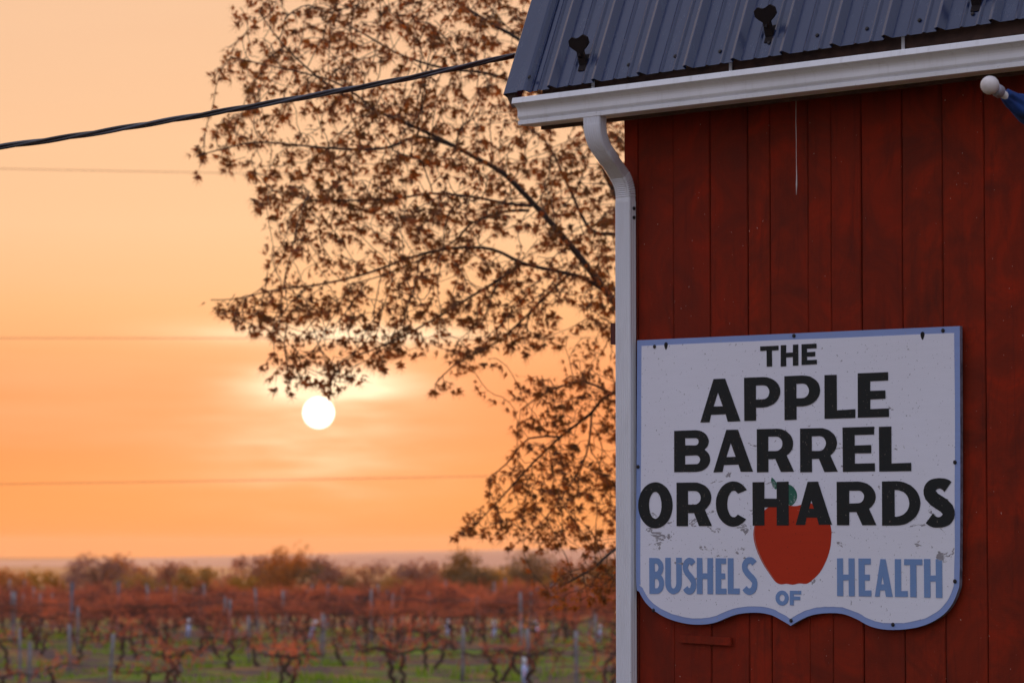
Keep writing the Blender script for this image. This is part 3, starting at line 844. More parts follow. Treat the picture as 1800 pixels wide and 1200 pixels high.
# twisted service cable to the gable
def cable_pt(x): return at(x, 257 - .1357 * x - 4.54e-5 * x * x, 13.9 + (x + 400) / 1335 * 2.0)
cpts = [cable_pt(-500 + 1440 * k / 420) for k in range(421)]
cb = empty('power_cable', cpts[0]); tag(cb, 'thick black twisted power cable running to the barn roof', 'cable')
for s_ in range(3):
    b = MB(); ps = []
    for i, p in enumerate(cpts):
        t = (cpts[min(i+1, 420)] - cpts[max(i-1, 0)]).normalized(); a_ = t.cross(Vector((0, 0, 1))).normalized(); u_ = a_.cross(t)
        an = 2 * PI * (i / 420 * 5.2 + s_ / 3)
        ps.append(p + (a_ * math.cos(an) + u_ * math.sin(an)) * .0076 + u_ * .003 * math.sin(i * .03) - cpts[0])
    b.tube(ps, .0070 if s_ else .0062, 8)
    b.build('strand', M['cable'] if s_ != 1 else M['cablegrey'], cb, smooth=True)
for (pa, pb, nm) in (((-500, 286), (1250, 318), 'thin overhead wire crossing the sky above the treetops, the highest'), ((-500, 593), (1250, 592), 'thin overhead wire crossing the sky just above the sun'),
                     ((-500, 857), (1250, 829), 'thin overhead wire crossing the sky low, between sun and vineyard')):
    b = MB(); b.tube([at(pa[0] + (pb[0] - pa[0]) * k / 20, pa[1] + (pb[1] - pa[1]) * k / 20 + 6 * (4 * (k / 20 - .5) ** 2 - 1) * -.3, 62) for k in range(21)], .0055, 6)
    tag(b.build('overhead_wire', M['cable'], smooth=True), nm, 'wire', 'overhead wires across the field')

# ------------------------------------------------------------------ the maple behind the barn
TD = 27.0
tr = np.random.RandomState(12)
limbs_px = {
 'trunk': ([(1300, 1330), (1296, 1150), (1285, 950), (1262, 800), (1225, 690), (1180, 635)], .17, .10, 0.0),
 'A': ([(1180, 635), (1120, 575), (1078, 528), (1030, 465), (985, 410), (935, 355), (885, 305), (845, 282), (800, 258), (740, 228), (665, 197), (600, 165), (540, 120), (490, 70), (455, 20)], .040, .004, -.4),
 'A2': ([(935, 362), (885, 357), (837, 347), (760, 340), (690, 350), (600, 352), (540, 350), (480, 335)], .013, .004, -.7),
 'A3': ([(930, 370), (885, 372), (830, 392), (808, 415), (780, 437), (735, 458), (670, 485), (610, 500)], .013, .004, .2),
 'A4': ([(800, 258), (735, 240), (680, 260), (600, 262), (520, 255), (450, 250), (390, 262), (345, 275)], .014, .005, -.9),
 'A5': ([(665, 197), (600, 150), (540, 130), (470, 115), (405, 100)], .011, .005, -.2),
 'B': ([(1058, 508), (1025, 488), (985, 478), (920, 463), (865, 438), (800, 436), (730, 450), (640, 482), (560, 500), (480, 510), (420, 525), (370, 527)], .019, .004, .3),
 'B2': ([(915, 465), (880, 490), (830, 520), (765, 560), (690, 600), (610, 632), (560, 655)], .014, .005, .9),
 'B3': ([(1000, 482), (960, 520), (910, 570), (860, 610), (800, 640), (765, 675)], .013, .005, .6),
 'D': ([(1225, 690), (1170, 520), (1100, 370), (1015, 200), (930, 85), (860, 40), (790, -5), (700, -70), (620, -110)], .045, .006, .8),
 'D2': ([(1015, 200), (940, 160), (860, 130), (780, 120), (700, 95), (640, 60), (580, 30)], .02, .006, 1.2),
 'D3': ([(1100, 370), (1060, 290), (1060, 200), (1090, 100), (1120, -20)], .03, .008, 1.4),
 'D4': ([(1170, 520), (1100, 420), (1040, 405), (1000, 330), (960, 250), (900, 210)], .026, .006, 1.8),
 'E': ([(1262, 800), (1170, 720), (1078, 690), (1040, 725), (985, 768), (935, 815), (885, 870), (830, 928)], .024, .004, .2),
 'E2': ([(1078, 692), (1020, 670), (960, 690), (915, 720)], .012, .005, .5),
 'E3': ([(1040, 728), (1030, 800), (990, 870), (950, 920), (920, 950)], .009, .004, -.4),
 'E4': ([(985, 768), (930, 770), (890, 815), (865, 835)], .010, .005, .0),
 'F': ([(1285, 950), (1180, 930), (1090, 960), (1040, 1000), (985, 1030)], .026, .006, -1.4),
 'G': ([(1225, 690), (1250, 500), (1290, 300), (1310, 80), (1330, -150)], .09, .02, .5),
 'G2': ([(1290, 300), (1400, 180), (1500, 60)], .04, .01, .9),
 'G3': ([(1250, 500), (1380, 420), (1480, 330)], .04, .01, .2),
}
def poly_in(poly, x, y):
    c = False; n_ = len(poly); j = n_ - 1
    for i in range(n_):
        if (poly[i][1] > y) != (poly[j][1] > y) and x < (poly[j][0] - poly[i][0]) * (y - poly[i][1]) / (poly[j][1] - poly[i][1]) + poly[i][0]: c = not c
        j = i
    return c
crown_main = [(445, -60), (440, 10), (455, 40), (380, 92), (388, 128), (460, 160), (412, 190), (362, 238), (322, 272), (350, 292), (405, 285), (450, 330), (520, 392), (488, 450), (500, 500), (430, 515), (357, 527), (372, 548), (440, 560), (470, 585), (475, 630), (455, 672), (490, 692), (540, 655), (600, 690), (650, 665), (690, 632), (760, 612), (790, 625), (752, 690), (790, 680), (850, 640), (868, 688), (900, 640), (950, 600), (1010, 610), (1090, 600), (1180, 640), (1180, -100), (700, -160)]
crown_low = [(1180, 600), (1060, 620), (980, 640), (925, 675), (900, 715), (940, 760), (895, 800), (855, 835), (880, 860), (838, 890), (812, 938), (870, 940), (915, 905), (905, 955), (960, 962), (1040, 950), (1120, 960), (1180, 900)]
crown_f = [(1160, 960), (1060, 965), (1000, 985), (955, 1030), (985, 1050), (1060, 1045), (1150, 1060)]
crown_back = [(1180, -150), (1180, 640), (1260, 780), (1420, 640), (1560, 420), (1600, 120), (1480, -250), (1250, -320), (900, -260), (700, -160)]
holes_px = [(905, 425, 42, 26), (870, 640, 60, 14), (640, 430, 34, 12), (560, 95, 26, 18), (700, 300, 24, 10), (590, 470, 40, 14), (1000, 560, 30, 22), (780, 470, 34, 12), (480, 215, 36, 18), (920, 300, 22, 14)]
def attractors(poly, num, sd, off=0.0, gap=22.0):
    """points gathered in drooping sprays: flat elongated groups with air between them"""
    xs = [p[0] for p in poly]; ys = [p[1] for p in poly]; out = []; cen = []
    inside = lambda x, y: poly_in(poly, x, y) and not any(((x - a) / rx) ** 2 + ((y - b_) / ry) ** 2 < 1 for a, b_, rx, ry in holes_px)
    tries = 0
    while len(out) < num and tries < 60000:
        tries += 1
        x, y = tr.uniform(min(xs), max(xs)), tr.uniform(min(ys), max(ys))
        if not inside(x, y): continue
        g = gap * (1.0 if tries < 9000 else .5)
        if any(((x - a) / 1.9) ** 2 + (y - b_) ** 2 < g * g for a, b_ in cen[-400:]): continue
        cen.append((x, y)); dep = tr.normal(0, sd); ang = math.radians(tr.normal(-14, 17)); n_ = tr.randint(10, 24)
        for k in range(n_):
            a_, b_ = tr.normal(0, 36), tr.normal(0, 8.5)
            px_, py_ = x + a_ * math.cos(ang) - b_ * math.sin(ang), y + a_ * math.sin(ang) + b_ * math.cos(ang) + (a_ / 36) ** 2 * 5
            if inside(px_, py_): out.append(at(px_, py_, TD + off + dep + tr.normal(0, .16)))
    return out
def grow_tree():
    nodes = []; par = []; rad = []; isl = []
    def add(p, pa, r, l): nodes.append(p); par.append(pa); rad.append(r); isl.append(l); return len(nodes) - 1
    limb_paths = []
    for nm, (px, r0, r1, dz) in limbs_px.items():
        ctl = []
        for i, (x, y) in enumerate(px):
            f = i / (len(px) - 1)
            start = 0.0
            if nm in ('A2', 'A3', 'A4', 'A5'): start = -.3
            elif nm in ('D2', 'D3', 'D4'): start = .6
            elif nm in ('B2', 'B3'): start = .2
            elif nm in ('E2', 'E3', 'E4'): start = .1
            ctl.append(at(x, y, TD + start + (dz - start) * f if nm != 'trunk' else TD))
        if nm == 'trunk':
            ctl[0] = Vector((ctl[1].x + .02, ctl[1].y, ground_z(ctl[1].x, ctl[1].y) - .1))
            ctl.insert(1, ctl[0] + Vector((.0, 0, .55)))
        fine = []
        for i in range(len(ctl) - 1):
            p0 = ctl[max(0, i-1)]; p1, p2 = ctl[i], ctl[i+1]; p3 = ctl[min(len(ctl)-1, i+2)]
            ns = max(2, int((p2 - p1).length / .09))
            for k in range(ns):
                t = k / ns
                fine.append(.5 * (2*p1 + (p2 - p0) * t + (2*p0 - 5*p1 + 4*p2 - p3) * t*t + (3*p1 - p0 - 3*p2 + p3) * t*t*t))
        fine.append(ctl[-1])
        n_ = len(fine); rr = [r0 + (r1 - r0) * (i / (n_ - 1)) ** .8 for i in range(n_)]
        limb_paths.append((nm, fine, rr))
        last = -1
        if nm != 'trunk':
            for i in range(0, n_, 1):
                last = add(np.array(fine[i]), last, rr[i], True)
    att = [np.array(p) for p in attractors(crown_main, 4200, .95) + attractors(crown_low, 760, .55, .1) + attractors(crown_f, 230, .35, -1.0) + attractors(crown_back, 650, 1.1, .5)]
    A = np.array(att); step = .10
    P = np.array(nodes); nkids = {}
    for it in range(45):
        if len(A) == 0: break
        d2 = ((A[:, None, :] - P[None, :, :]) ** 2).sum(2) if len(A) * len(P) < 4e7 else None
        if d2 is None:
            best = np.empty(len(A), int); bd = np.empty(len(A))
            for c in range(0, len(A), 300):
                q_ = ((A[c:c+300, None, :] - P[None, :, :]) ** 2).sum(2); best[c:c+300] = q_.argmin(1); bd[c:c+300] = q_.min(1)
        else:
            best = d2.argmin(1); bd = d2.min(1)
        keep = bd > .11 ** 2
        grow = {}
        for a_, bi, dd in zip(A[keep], best[keep], bd[keep]):
            if dd < .75 ** 2:
                v = a_ - P[bi]; grow.setdefault(int(bi), []).append(v / (np.linalg.norm(v) + 1e-9))
        sat = np.array([nkids.get(int(bi), 0) >= 2 for bi in best], bool)     # a full node releases its points
        A = A[keep & ~(sat & (bd < .5 ** 2))]
        if not grow: break
        new = []
        for bi, vv in grow.items():
            if nkids.get(bi, 0) >= 3: continue
            nkids[bi] = nkids.get(bi, 0) + 1
            d_ = np.mean(vv, 0) + tr.normal(0, .16, 3)
            if par[bi] >= 0:
                pd = nodes[bi] - nodes[par[bi]]; d_ = d_ + .45 * pd / (np.linalg.norm(pd) + 1e-9) * (0 if isl[bi] else 1)
            d_ = d_ + np.array([-.34, 0, -.10]); d_ /= np.linalg.norm(d_) + 1e-9
            np_ = nodes[bi] + d_ * step
            add(np_, bi, .003, False); new.append(np_)
        P = np.array(nodes)
    return limb_paths, nodes, par, isl, rad
limb_paths, TN, TP, TL, LIMB_R = grow_tree()
tree = empty('maple_tree', (limb_paths[0][1][0].x, limb_paths[0][1][0].y, limb_paths[0][1][0].z))
tag(tree, 'leafy maple tree with drooping boughs spreading out from behind the barn', 'tree')
T0 = Vector(tree.location)
crown = None
for nm, fine, rr in limb_paths:
    b = MB(); b.tube([p - T0 for p in fine], rr, 9 if nm != 'trunk' else 14)
    nme = 'trunk' if nm == 'trunk' else 'limb'
    o = b.build(nme, M['bark'], tree, smooth=True, fix=False)
# twigs grown from the limbs, radius from the number of tips they carry
cnt = [0] * len(TN); kids = [0] * len(TN)
for i in range(len(TN)):
    if TP[i] >= 0 and not TL[i]: kids[TP[i]] += 1
tips = [i for i in range(len(TN)) if not TL[i] and kids[i] == 0]
for i in tips:
    j = i
    while j >= 0 and not TL[j]: cnt[j] += 1; j = TP[j]
tw = MB()
for i in range(len(TN)):
    if TL[i] or TP[i] < 0: continue
    p, q_ = Vector(TN[TP[i]]) - T0, Vector(TN[i]) - T0
    ra = .0022 + .0011 * math.sqrt(cnt[TP[i]] if not TL[TP[i]] else cnt[i]); rb_ = .0022 + .0011 * math.sqrt(cnt[i])
    d_ = (q_ - p).normalized(); a_ = d_.orthogonal().normalized(); c_ = d_.cross(a_)
    vs_ = [p + (a_ * math.cos(k * 2.0944) + c_ * math.sin(k * 2.0944)) * ra for k in range(3)] + [q_ + (a_ * math.cos(k * 2.0944) + c_ * math.sin(k * 2.0944)) * rb_ for k in range(3)]
    tw.add(vs_, [(0, 1, 4, 3), (1, 2, 5, 4), (2, 0, 3, 5)])
crown = tw.build('crown', M['bark'], tree, fix=False); crown['label'] = 'spreading crown of fine twigs and pointed lobed leaves'
# leaves: deeply lobed, drooping
def leaf_shape(r):
    """five-lobed leaf lying in x (width) / -z (length), stalk at the origin"""
    lob = [(0, 1.0), (38, .88), (-38, .88), (80, .55), (-80, .55)]
    ang = sorted(lob, key=lambda t: t[0]); pts = []
    c = (0, .34)
    for i, (a, l) in enumerate(ang):
        l2 = l * r.uniform(.85, 1.12) * .66; a2 = math.radians(a + r.uniform(-7, 7))
        pts.append((c[0] + math.sin(a2) * l2, c[1] + math.cos(a2) * l2, -.14 * l2 - r.uniform(0, .40) * l2))
        if i < 4:
            am = math.radians((a + ang[i+1][0]) / 2); rr_ = .062
            pts.append((c[0] + math.sin(am) * rr_, c[1] + math.cos(am) * rr_, r.uniform(.0, .05)))
    pts.append((0.0, .10, 0.0))
    vs_ = [(0, c[1], .04)] + pts + [(0, -.42, .06), (.012, -.42, .06)]
    n_ = len(pts); fs_ = [(0, 1 + i, 1 + (i + 1) % n_) for i in range(n_)] + [(n_, n_ + 1, n_ + 2)]
    return [Vector((x, z, -y)) for x, y, z in vs_], fs_       # length along -z, fold along y
lrn = random.Random(9)
shapes = [leaf_shape(lrn) for _ in range(14)]
leaf_spots = []
for i in range(len(TN)):
    if TL[i] or TP[i] < 0: continue
    tip = kids[i] == 0
    px_ = Vector(TN[i]); d_ = (Vector(TN[i]) - Vector(TN[TP[i]])).normalized()
    prob = 5 if tip else ((3 if lrn.random() < .5 else 2) if cnt[i] <= 5 else (1 if cnt[i] < 14 and lrn.random() < .5 else 0))
    for k in range(prob):
        out_ = Vector((lrn.uniform(-1, 1), lrn.uniform(-1, 1), lrn.uniform(-1.3, .25))) + d_ * .9 + Vector((-.25, 0, -.75))
        leaf_spots.append((px_, out_.normalized(), (lrn.uniform(.075, .135) if tip else lrn.uniform(.055, .11)), lrn.random(), tip))
for i in range(len(TN)):
    if not TL[i] or TP[i] < 0: continue
    rr_ = LIMB_R[i]
    if rr_ > .015: continue
    d_ = (Vector(TN[i]) - Vector(TN[TP[i]])).normalized()
    for k in range(2 if rr_ < .0075 else 1):
        if lrn.random() < .3: continue
        out_ = Vector((lrn.uniform(-1, 1), lrn.uniform(-1, 1), lrn.uniform(-1.3, .4))) + d_ * .9
        leaf_spots.append((Vector(TN[i]), out_.normalized(), lrn.uniform(.07, .12), lrn.random(), True))
def leaf_matrix(p, dr_, s_):
    zax = -dr_
    side = zax.cross(Vector((lrn.uniform(-1, 1), lrn.uniform(-1, 1), lrn.uniform(-.6, .6)))).normalized()
    yax = zax.cross(side).normalized()
    mt = Matrix((side, yax, zax)).transposed().to_4x4()
    return Matrix.Translation(p + dr_ * s_ * .42) @ mt @ Matrix.Scale(s_, 4)
leaf_meshes = []
for vs_, fs_ in shapes:
    me = bpy.data.meshes.new('leaf'); me.from_pydata([tuple(v) for v in vs_], [], fs_); me.materials.append(M['leaf'])
    at_ = me.attributes.new('tone', 'FLOAT', 'FACE')
    at_.data.foreach_set('value', [lrn.random()] * len(fs_)); leaf_meshes.append(me)
# the 300 that show largest: in view, near the camera side
cand = [i for i, l in enumerate(leaf_spots) if l[0].x / l[0].y < .026 and l[0].z < 8.2]
cand.sort(key=lambda i: -leaf_spots[i][2] / leaf_spots[i][0].y)
single = set(cand[:300])
V_, F_, tone = [], [], []
for i, (p, dr_, s_, tn, tip) in enumerate(leaf_spots):
    k = lrn.randrange(14); mt = leaf_matrix(p, dr_, s_)
    if i in single:
        o = mobj('leaf', leaf_meshes[k], crown); o.matrix_local = Matrix.Translation(-T0) @ mt
    else:
        base_ = len(V_); V_ += [tuple(mt @ v - T0) for v in shapes[k][0]]; F_ += [tuple(j + base_ for j in f) for f in shapes[k][1]]; tone += [tn] * len(shapes[k][1])
me = bpy.data.meshes.new('foliage'); me.from_pydata(V_, [], F_); me.materials.append(M['leaf'])
at_ = me.attributes.new('tone', 'FLOAT', 'FACE'); at_.data.foreach_set('value', tone)
fo = mobj('foliage', me, crown); fo['kind'] = 'stuff'
print('tree nodes', len(TN), 'leaves', len(leaf_spots), flush=True)

# ------------------------------------------------------------------ the vineyard
vr = random.Random(31)
t = NT('red_vine_cane'); f = t.noise(t.pos((.55, .55, 1.3)), 1.0, 4, .7)
c = t.mix(t.mr(f, .38, .62), (.085, .036, .036), (.44, .115, .07))
x_ = t.n('ShaderNodeMixShader', Fac=.35); t.put(x_.inputs[1], t.bsdf(c, .7, 0, .2)); t.put(x_.inputs[2], t.n('ShaderNodeBsdfTranslucent', Color=t.mix(t.mr(f, .38, .62), (.13, .04, .03), (.90, .25, .09))).outputs[0])
M['cane'] = t.out(x_.outputs[0])
def vine_trunk_mesh(r, h):
    b = MB(); pts = []; x = y_ = 0.0; n_ = 9
    lean = r.uniform(-.35, .35)
    for k in range(n_ + 1):
        t = k / n_; pts.append((lean * t + .07 * math.sin(t * 5 + r.random() * 6), .05 * math.sin(t * 4 + r.random() * 6), -.05 + (h + .05) * t))
    b.tube(pts, [.068 - .024 * k / n_ + r.uniform(-.010, .010) for k in range(n_ + 1)], 7)
    top_ = pts[-1]; ends = []
    for sgn in (-1, 1):
        if r.random() < .12: continue
        L_ = r.uniform(.75, 1.25); arm = [top_]; z = top_[2]
        for k in range(1, 7):
            t = k / 6; arm.append((top_[0] + sgn * L_ * t, top_[1] + r.uniform(-.04, .04), z + .12 * math.sin(t * 2.2) + r.uniform(-.05, .05) - .05 * t))
        b.tube(arm, [.034 - .018 * k / 6 for k in range(7)], 6); ends += arm[1:]
    return b, ends, top_
def canes_mesh(r, ends, dense, lo=.5):
    b = MB()
    for p in ends:
        for k in range(dense):
            a = r.uniform(0, 2 * PI); up = r.random() < .62
            d_ = Vector((r.uniform(-1, 1), r.uniform(-.6, .6), r.uniform(.4, 1.2) if up else r.uniform(-1.2, -.2)))
            d_.normalize(); L_ = r.uniform(.25, .75) * (1 if up else .8); q_ = Vector(p); w_ = r.uniform(.006, .013)
            prev = q_.copy()
            for s_ in range(3):
                nx = prev + d_ * L_ / 3; sd = d_.cross(Vector((0, 1, 0.2))).normalized() * w_
                b.add([prev - sd, prev + sd, nx + sd * .7, nx - sd * .7], [(0, 1, 2, 3)])
                prev = nx; d_ = (d_ + Vector((r.uniform(-.6, .6), r.uniform(-.3, .3), -.25 if up else -.1))).normalized()
            # bud tufts and old leaf scraps on the cane
            for s_ in range(2):
                c_ = q_ + (prev - q_) * r.uniform(.3, 1.0); e = r.uniform(.015, .04)
                n1 = Vector((r.uniform(-1, 1), r.uniform(-1, 1), r.uniform(-1, 1))).normalized(); n2 = n1.orthogonal().normalized()
                b.add([c_ - n1 * e, c_ + n2 * e * .6, c_ + n1 * e, c_ - n2 * e * .6], [(0, 1, 2, 3)])
    return b
near_m, far_m = [], []
for k in range(7):
    b, ends, tp = vine_trunk_mesh(vr, vr.uniform(.75, 1.05)); near_m.append((b.mesh('trunk', M['vinebark'], True), canes_mesh(vr, ends[::2] + [tp], 5).mesh('canes', M['cane'], fix=False)))
for k in range(7):
    b, ends, tp = vine_trunk_mesh(vr, vr.uniform(1.05, 1.3)); far_m.append((b.mesh('trunk', M['vinebark'], True), canes_mesh(vr, ends + [tp], 11).mesh('canes', M['cane'], fix=False)))
pm = []
for k in range(4):
    b = MB(); r0 = vr.uniform(.042, .06); ln = vr.uniform(-.06, .06)
    b.tube([(0, 0, -.2), (ln * .3, 0, .6), (ln, 0, 1.3), (ln * 1.4, 0, 1.9)], [r0, r0 * .97, r0 * .93, r0 * .9], 8); pm.append(b.mesh('post', M['post'], True))
ROW_A = math.radians(1.4)
rows = [82, 87.5, 93.5, 99.5, 106, 112, 118] + [126 + 3.1 * k for k in range(13)]
n_vine = 0
for ri, d in enumerate(rows):
    far = d > 124
    x0, x1 = -.168 * d, .052 * d
    x = x0 + vr.uniform(0, 2)
    sp = 2.55 if far else 2.9
    while x < x1:
        y_ = d + x * math.sin(ROW_A) + vr.uniform(-.12, .12)
        if vr.random() > (.12 if far else .10):
            z = ground_z(x, y_)
            tm, cm = (far_m if far else near_m)[vr.randrange(7)]
            e = empty('grapevine', (x, y_, z), vr.choice((0, PI)) + vr.uniform(-.06, .06)); sc = vr.uniform(.78, 1.20); e.scale = (1, 1, sc)
            if far: tag(e, 'bushy grapevine with red canes in the far rows below the trees', 'grapevine', 'bushy red vines in the far rows')
            else: tag(e, 'gnarled pruned grapevine with few canes in the grassy nearer rows', 'grapevine', 'gnarled vines in the nearer rows')
            mobj('trunk', tm, e); mobj('canes', cm, e)['kind'] = 'stuff'; n_vine += 1
        x += sp + vr.uniform(-.3, .3)
    x = x0 + vr.uniform(0, 5)
    while x < x1:
        y_ = d + x * math.sin(ROW_A)
        o = mobj('trellis_post', pm[vr.randrange(4)], None, loc=(x, y_ + .12, ground_z(x, y_)), rot=(vr.uniform(-.03, .03), vr.uniform(-.05, .05), vr.random() * 6), scale=(1, 1, vr.uniform(.92, 1.05) * (1 if far else .82)))
        tag(o, 'weathered grey wooden trellis post standing among the vines', 'post', 'grey trellis posts in the vine rows')
        x += (7.5 if far else 11.0) + vr.uniform(-2.5, 2.5)
    b = MB()
    for h in ((1.15, 1.55) if far else (.95, )):
        b.tube([(x0 - 2 + (x1 - x0 + 4) * k / 12, d + (x0 - 2 + (x1 - x0 + 4) * k / 12) * math.sin(ROW_A), ground_z(x0 + (x1 - x0) * k / 12, d) + h + (.03 if k % 2 else 0)) for k in range(13)], .006, 4)
    tag(b.build('trellis_wire', M['wire']), 'thin trellis wire strung along a vine row', 'wire', 'wires along the vine rows')
# tall slim steel posts rising above the far rows
for (px_, d, h) in ((125, 128, 2.35), (207, 140, 2.15), (575, 150, 2.0)):
    b = MB(); b.box(-.06, .06, -.03, .03, -.2, h); b.box(-.08, .08, -.04, .04, h, h + .03)
    p = at(px_, 1000, d); o = b.build('steel_post', M['postblue'], loc=(p.x, d, ground_z(p.x, d)), rot=(0, .02, .3))
    tag(o, 'tall slim bluish steel post rising above the red vines', 'post', 'steel posts above the vines')
# grow tubes
tb = MB(); tb.tube([(0, 0, -.05), (0, 0, .5)], [.085, .085], 10); tbm = tb.mesh('sleeve', M['tube'], True)
tb = MB(); tb.tube([(0, 0, .5), (0, 0, .72), (0, 0, .74)], [.0855, .084, .07], 10); tbt = tb.mesh('rim', M['tubetop'], True)
for (px_, d, tilt) in ((545, 131, .32), (331, 135, .08), (868, 133, .0), (786, 138, .05), (945, 137, -.06), (922, 91.5, .03), (1052, 134, .1)):
    p = at(px_, 1000, d); e = empty('grow_tube', (p.x, d, ground_z(p.x, d))); e.rotation_euler = (0, tilt, 0)
    lab = {545: 'tilted pale blue and white vine grow tube leaning in the far row', 922: 'blue grow tube with a white top in the nearest grass'}.get(px_, 'upright pale blue grow tube with white top in the far vine rows')
    tag(e, lab, 'grow tube', 'grow tubes in the vineyard'); mobj('sleeve', tbm, e); mobj('rim', tbt, e)
# grass tufts between the rows
gm_ = MB(); gr = random.Random(77)
for k in range(5200):
    d = gr.uniform(76, 150); x = gr.uniform(-.17, .053) * d
    cl = math.sin(x * .55 + math.sin(d * .4) * 2) + math.sin(d * 1.45) * 1.1 + gr.uniform(-.6, .6)
    if cl < 1.05: continue
    z = ground_z(x, d); s_ = gr.uniform(.08, .34)
    for j in range(6):
        a = gr.uniform(0, 2 * PI); dx, dy = math.cos(a), math.sin(a); w_ = .035
        ox, oy = gr.uniform(-.3, .3), gr.uniform(-.15, .15)
        gm_.add([(x + ox - dy * w_, d + oy + dx * w_, z - .02), (x + ox + dy * w_, d + oy - dx * w_, z - .02), (x + ox + dx * s_ * .5, d + oy + dy * s_ * .5, z + s_)], [(0, 1, 2)])
t = NT('grass_tuft'); f = t.noise(t.pos(), .8, 3)
gmat = t.n('ShaderNodeMixShader', Fac=.35); c = t.mix(f, (.06, .20, .012), (.32, .40, .03))
t.put(gmat.inputs[1], t.bsdf(c, .8, 0, .2)); t.put(gmat.inputs[2], t.n('ShaderNodeBsdfTranslucent', Color=t.mix(.4, c, (.35, .55, .04))).outputs[0])
o = gm_.build('grass', t.out(gmat.outputs[0]), fix=False); tag(o, 'green grass tufts growing in strips between the vine rows', 'grass', kind='stuff')

# ------------------------------------------------------------------ the tree belt behind the vineyard
fr = random.Random(91)
def far_tree_meshes(r, h, wd, n_cl, per, bare):
    b = MB(); b.tube([(0, 0, -.4), (.1, 0, h * .3), (.0, .1, h * .55), (.1, 0, h * .82)], [h * .028, h * .022, h * .014, h * .005], 7)
    cl = []
    for k in range(n_cl):
        a = r.uniform(0, 2 * PI); t = r.uniform(.18, 1.0); rr_ = wd * .5 * math.sqrt(max(.05, 1 - (2 * t - 1.05) ** 2)) * r.uniform(.35, 1.0)
        c_ = Vector((math.cos(a) * rr_, math.sin(a) * rr_, h * (.12 + .82 * t))); cl.append(c_)
        s0 = Vector((.05, 0, h * min(.75, .15 + t * .5)))
        b.tube([s0, (s0 + c_) / 2 + Vector((0, 0, .2)), c_], [h * .009, h * .005, h * .002], 4, cap=False)
    cr = MB()
    for c_ in cl:
        R_ = r.uniform(.10, .19) * h * (.8 if bare else 1)
        for k in range(per):
            v = Vector((r.gauss(0, 1), r.gauss(0, 1), r.gauss(0, .75))); v = v.normalized() * R_ * r.random() ** .45
            e = r.uniform(.07, .17) * (.95 if bare else 1.15); n1 = Vector((r.uniform(-1, 1), r.uniform(-1, 1), r.uniform(-1, 1))).normalized(); n2 = n1.orthogonal().normalized()
            p = c_ + v
            cr.add([p - n1 * e, p + n2 * e * .7, p + n1 * e, p - n2 * e * .7], [(0, 1, 2, 3)])
    return b.mesh('trunk', M['vinebark'], True, False), cr
def leafmat(nm, a, b_, tr_):
    return mat_leaf(nm, a, b_, tr_, .35)
kinds = {
 'brown': (leafmat('brown_budding_twigs', (.15, .078, .06), (.25, .125, .09), (.55, .22, .11)), True),
 'olive': (leafmat('olive_new_leaves', (.15, .11, .02), (.26, .16, .03), (.70, .36, .04)), False),
 'dark': (leafmat('dark_green_leaves', (.07, .062, .02), (.13, .085, .03), (.4, .2, .04)), False),
 'amber': (leafmat('amber_new_leaves', (.22, .10, .035), (.34, .14, .045), (.80, .32, .06)), True)}
variants = {}
for kd, (mt, bare) in kinds.items():
    variants[kd] = []
    for k in range(3):
        tm, cr = far_tree_meshes(fr, 8.0, fr.uniform(5.0, 7.0), 34 if bare else 36, 120 if bare else 130, bare)
        cm = cr.mesh('crown', mt, fix=False); at_ = cm.attributes.new('tone', 'FLOAT', 'FACE'); at_.data.foreach_set('value', [fr.random() for _ in cm.polygons]); variants[kd].append((tm, cm))
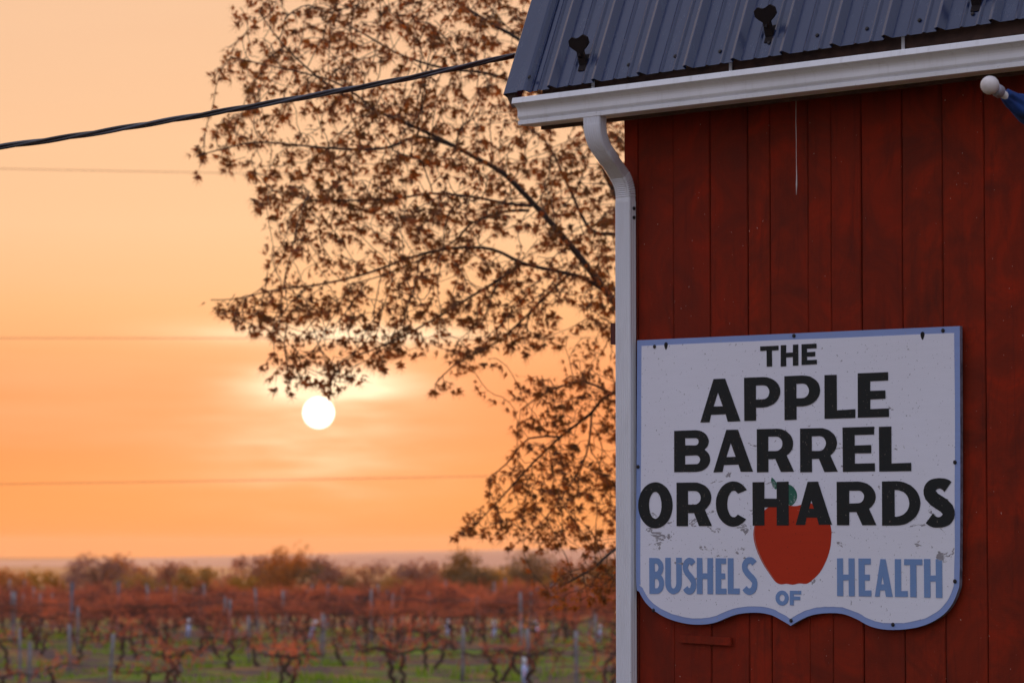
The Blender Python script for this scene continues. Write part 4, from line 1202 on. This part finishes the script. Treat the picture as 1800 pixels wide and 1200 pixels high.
belt = [(-60, 1000, 252, 'olive', 1.0), (15, 1000, 246, 'amber', .9), (75, 1003, 256, 'olive', 1.1), (132, 985, 262, 'brown', 1.0), (178, 973, 258, 'brown', 1.15), (212, 985, 268, 'amber', .9), (262, 996, 270, 'brown', 1.1), (312, 986, 262, 'brown', .8), (345, 996, 255, 'olive', 1.0), (395, 1008, 280, 'brown', 1.0),
        (440, 974, 262, 'brown', .95), (480, 985, 270, 'brown', .8), (508, 956, 250, 'amber', .8), (512, 985, 258, 'dark', 1.0), (560, 978, 268, 'brown', 1.1), (605, 1000, 272, 'brown', 1.0), (645, 988, 262, 'brown', .9), (695, 988, 258, 'brown', 1.2), (745, 986, 275, 'brown', 1.0), (785, 996, 262, 'brown', 1.0),
        (822, 974, 255, 'dark', .75), (838, 1000, 250, 'dark', 1.0), (885, 1008, 252, 'olive', .9), (925, 974, 262, 'dark', 1.0), (975, 984, 266, 'brown', 1.2), (1030, 980, 260, 'brown', 1.1), (1085, 985, 258, 'dark', 1.1), (1150, 980, 262, 'brown', 1.0),
        (240, 1010, 246, 'olive', 1.1), (430, 1012, 246, 'olive', 1.0), (700, 1015, 246, 'olive', .9), (770, 1014, 248, 'brown', 1.1), (600, 1018, 246, 'dark', .9), (990, 1015, 246, 'olive', 1.0)]
labs = {'brown': 'brown budding tree with thin rounded crown beyond the vineyard', 'olive': 'low olive green bushy tree beyond the vineyard', 'dark': 'dark green dense tree in the belt beyond the vineyard', 'amber': 'amber tinged tree with loose twiggy crown beyond the vineyard'}
for k, (px_, py_, d, kd, wf) in enumerate(belt):
    p = at(px_, py_, d); gz_ = ground_z(p.x, d); h = p.z - gz_
    e = empty('orchard_tree', (p.x, d, gz_), fr.uniform(0, 6.28)); s_ = h / 7.9; e.scale = (s_ * wf, s_ * wf, s_)
    lab = labs[kd]
    if px_ == 508: lab = 'tall amber tree with forked top standing highest beyond the vineyard'
    tag(e, lab, 'tree', ('trees beyond the vineyard, ' + kd) if px_ != 508 else None)
    tm, cm = variants[kd][k % 3]; mobj('trunk', tm, e); mobj('crown', cm, e)

# ------------------------------------------------------------------ the evening air
t = NT('evening_haze')
pv = t.n('ShaderNodeVolumePrincipled', Density=.00010, Anisotropy=.5); pv.inputs['Color'].default_value = (.80, .57, .42, 1)
hm = t.out(None, pv.outputs[0])
b = MB(); b.box(-9100, 9100, -320, 9100, -47, 12.5)
o = b.build('haze', hm); tag(o, 'pale evening haze over the fields', 'haze', kind='stuff')
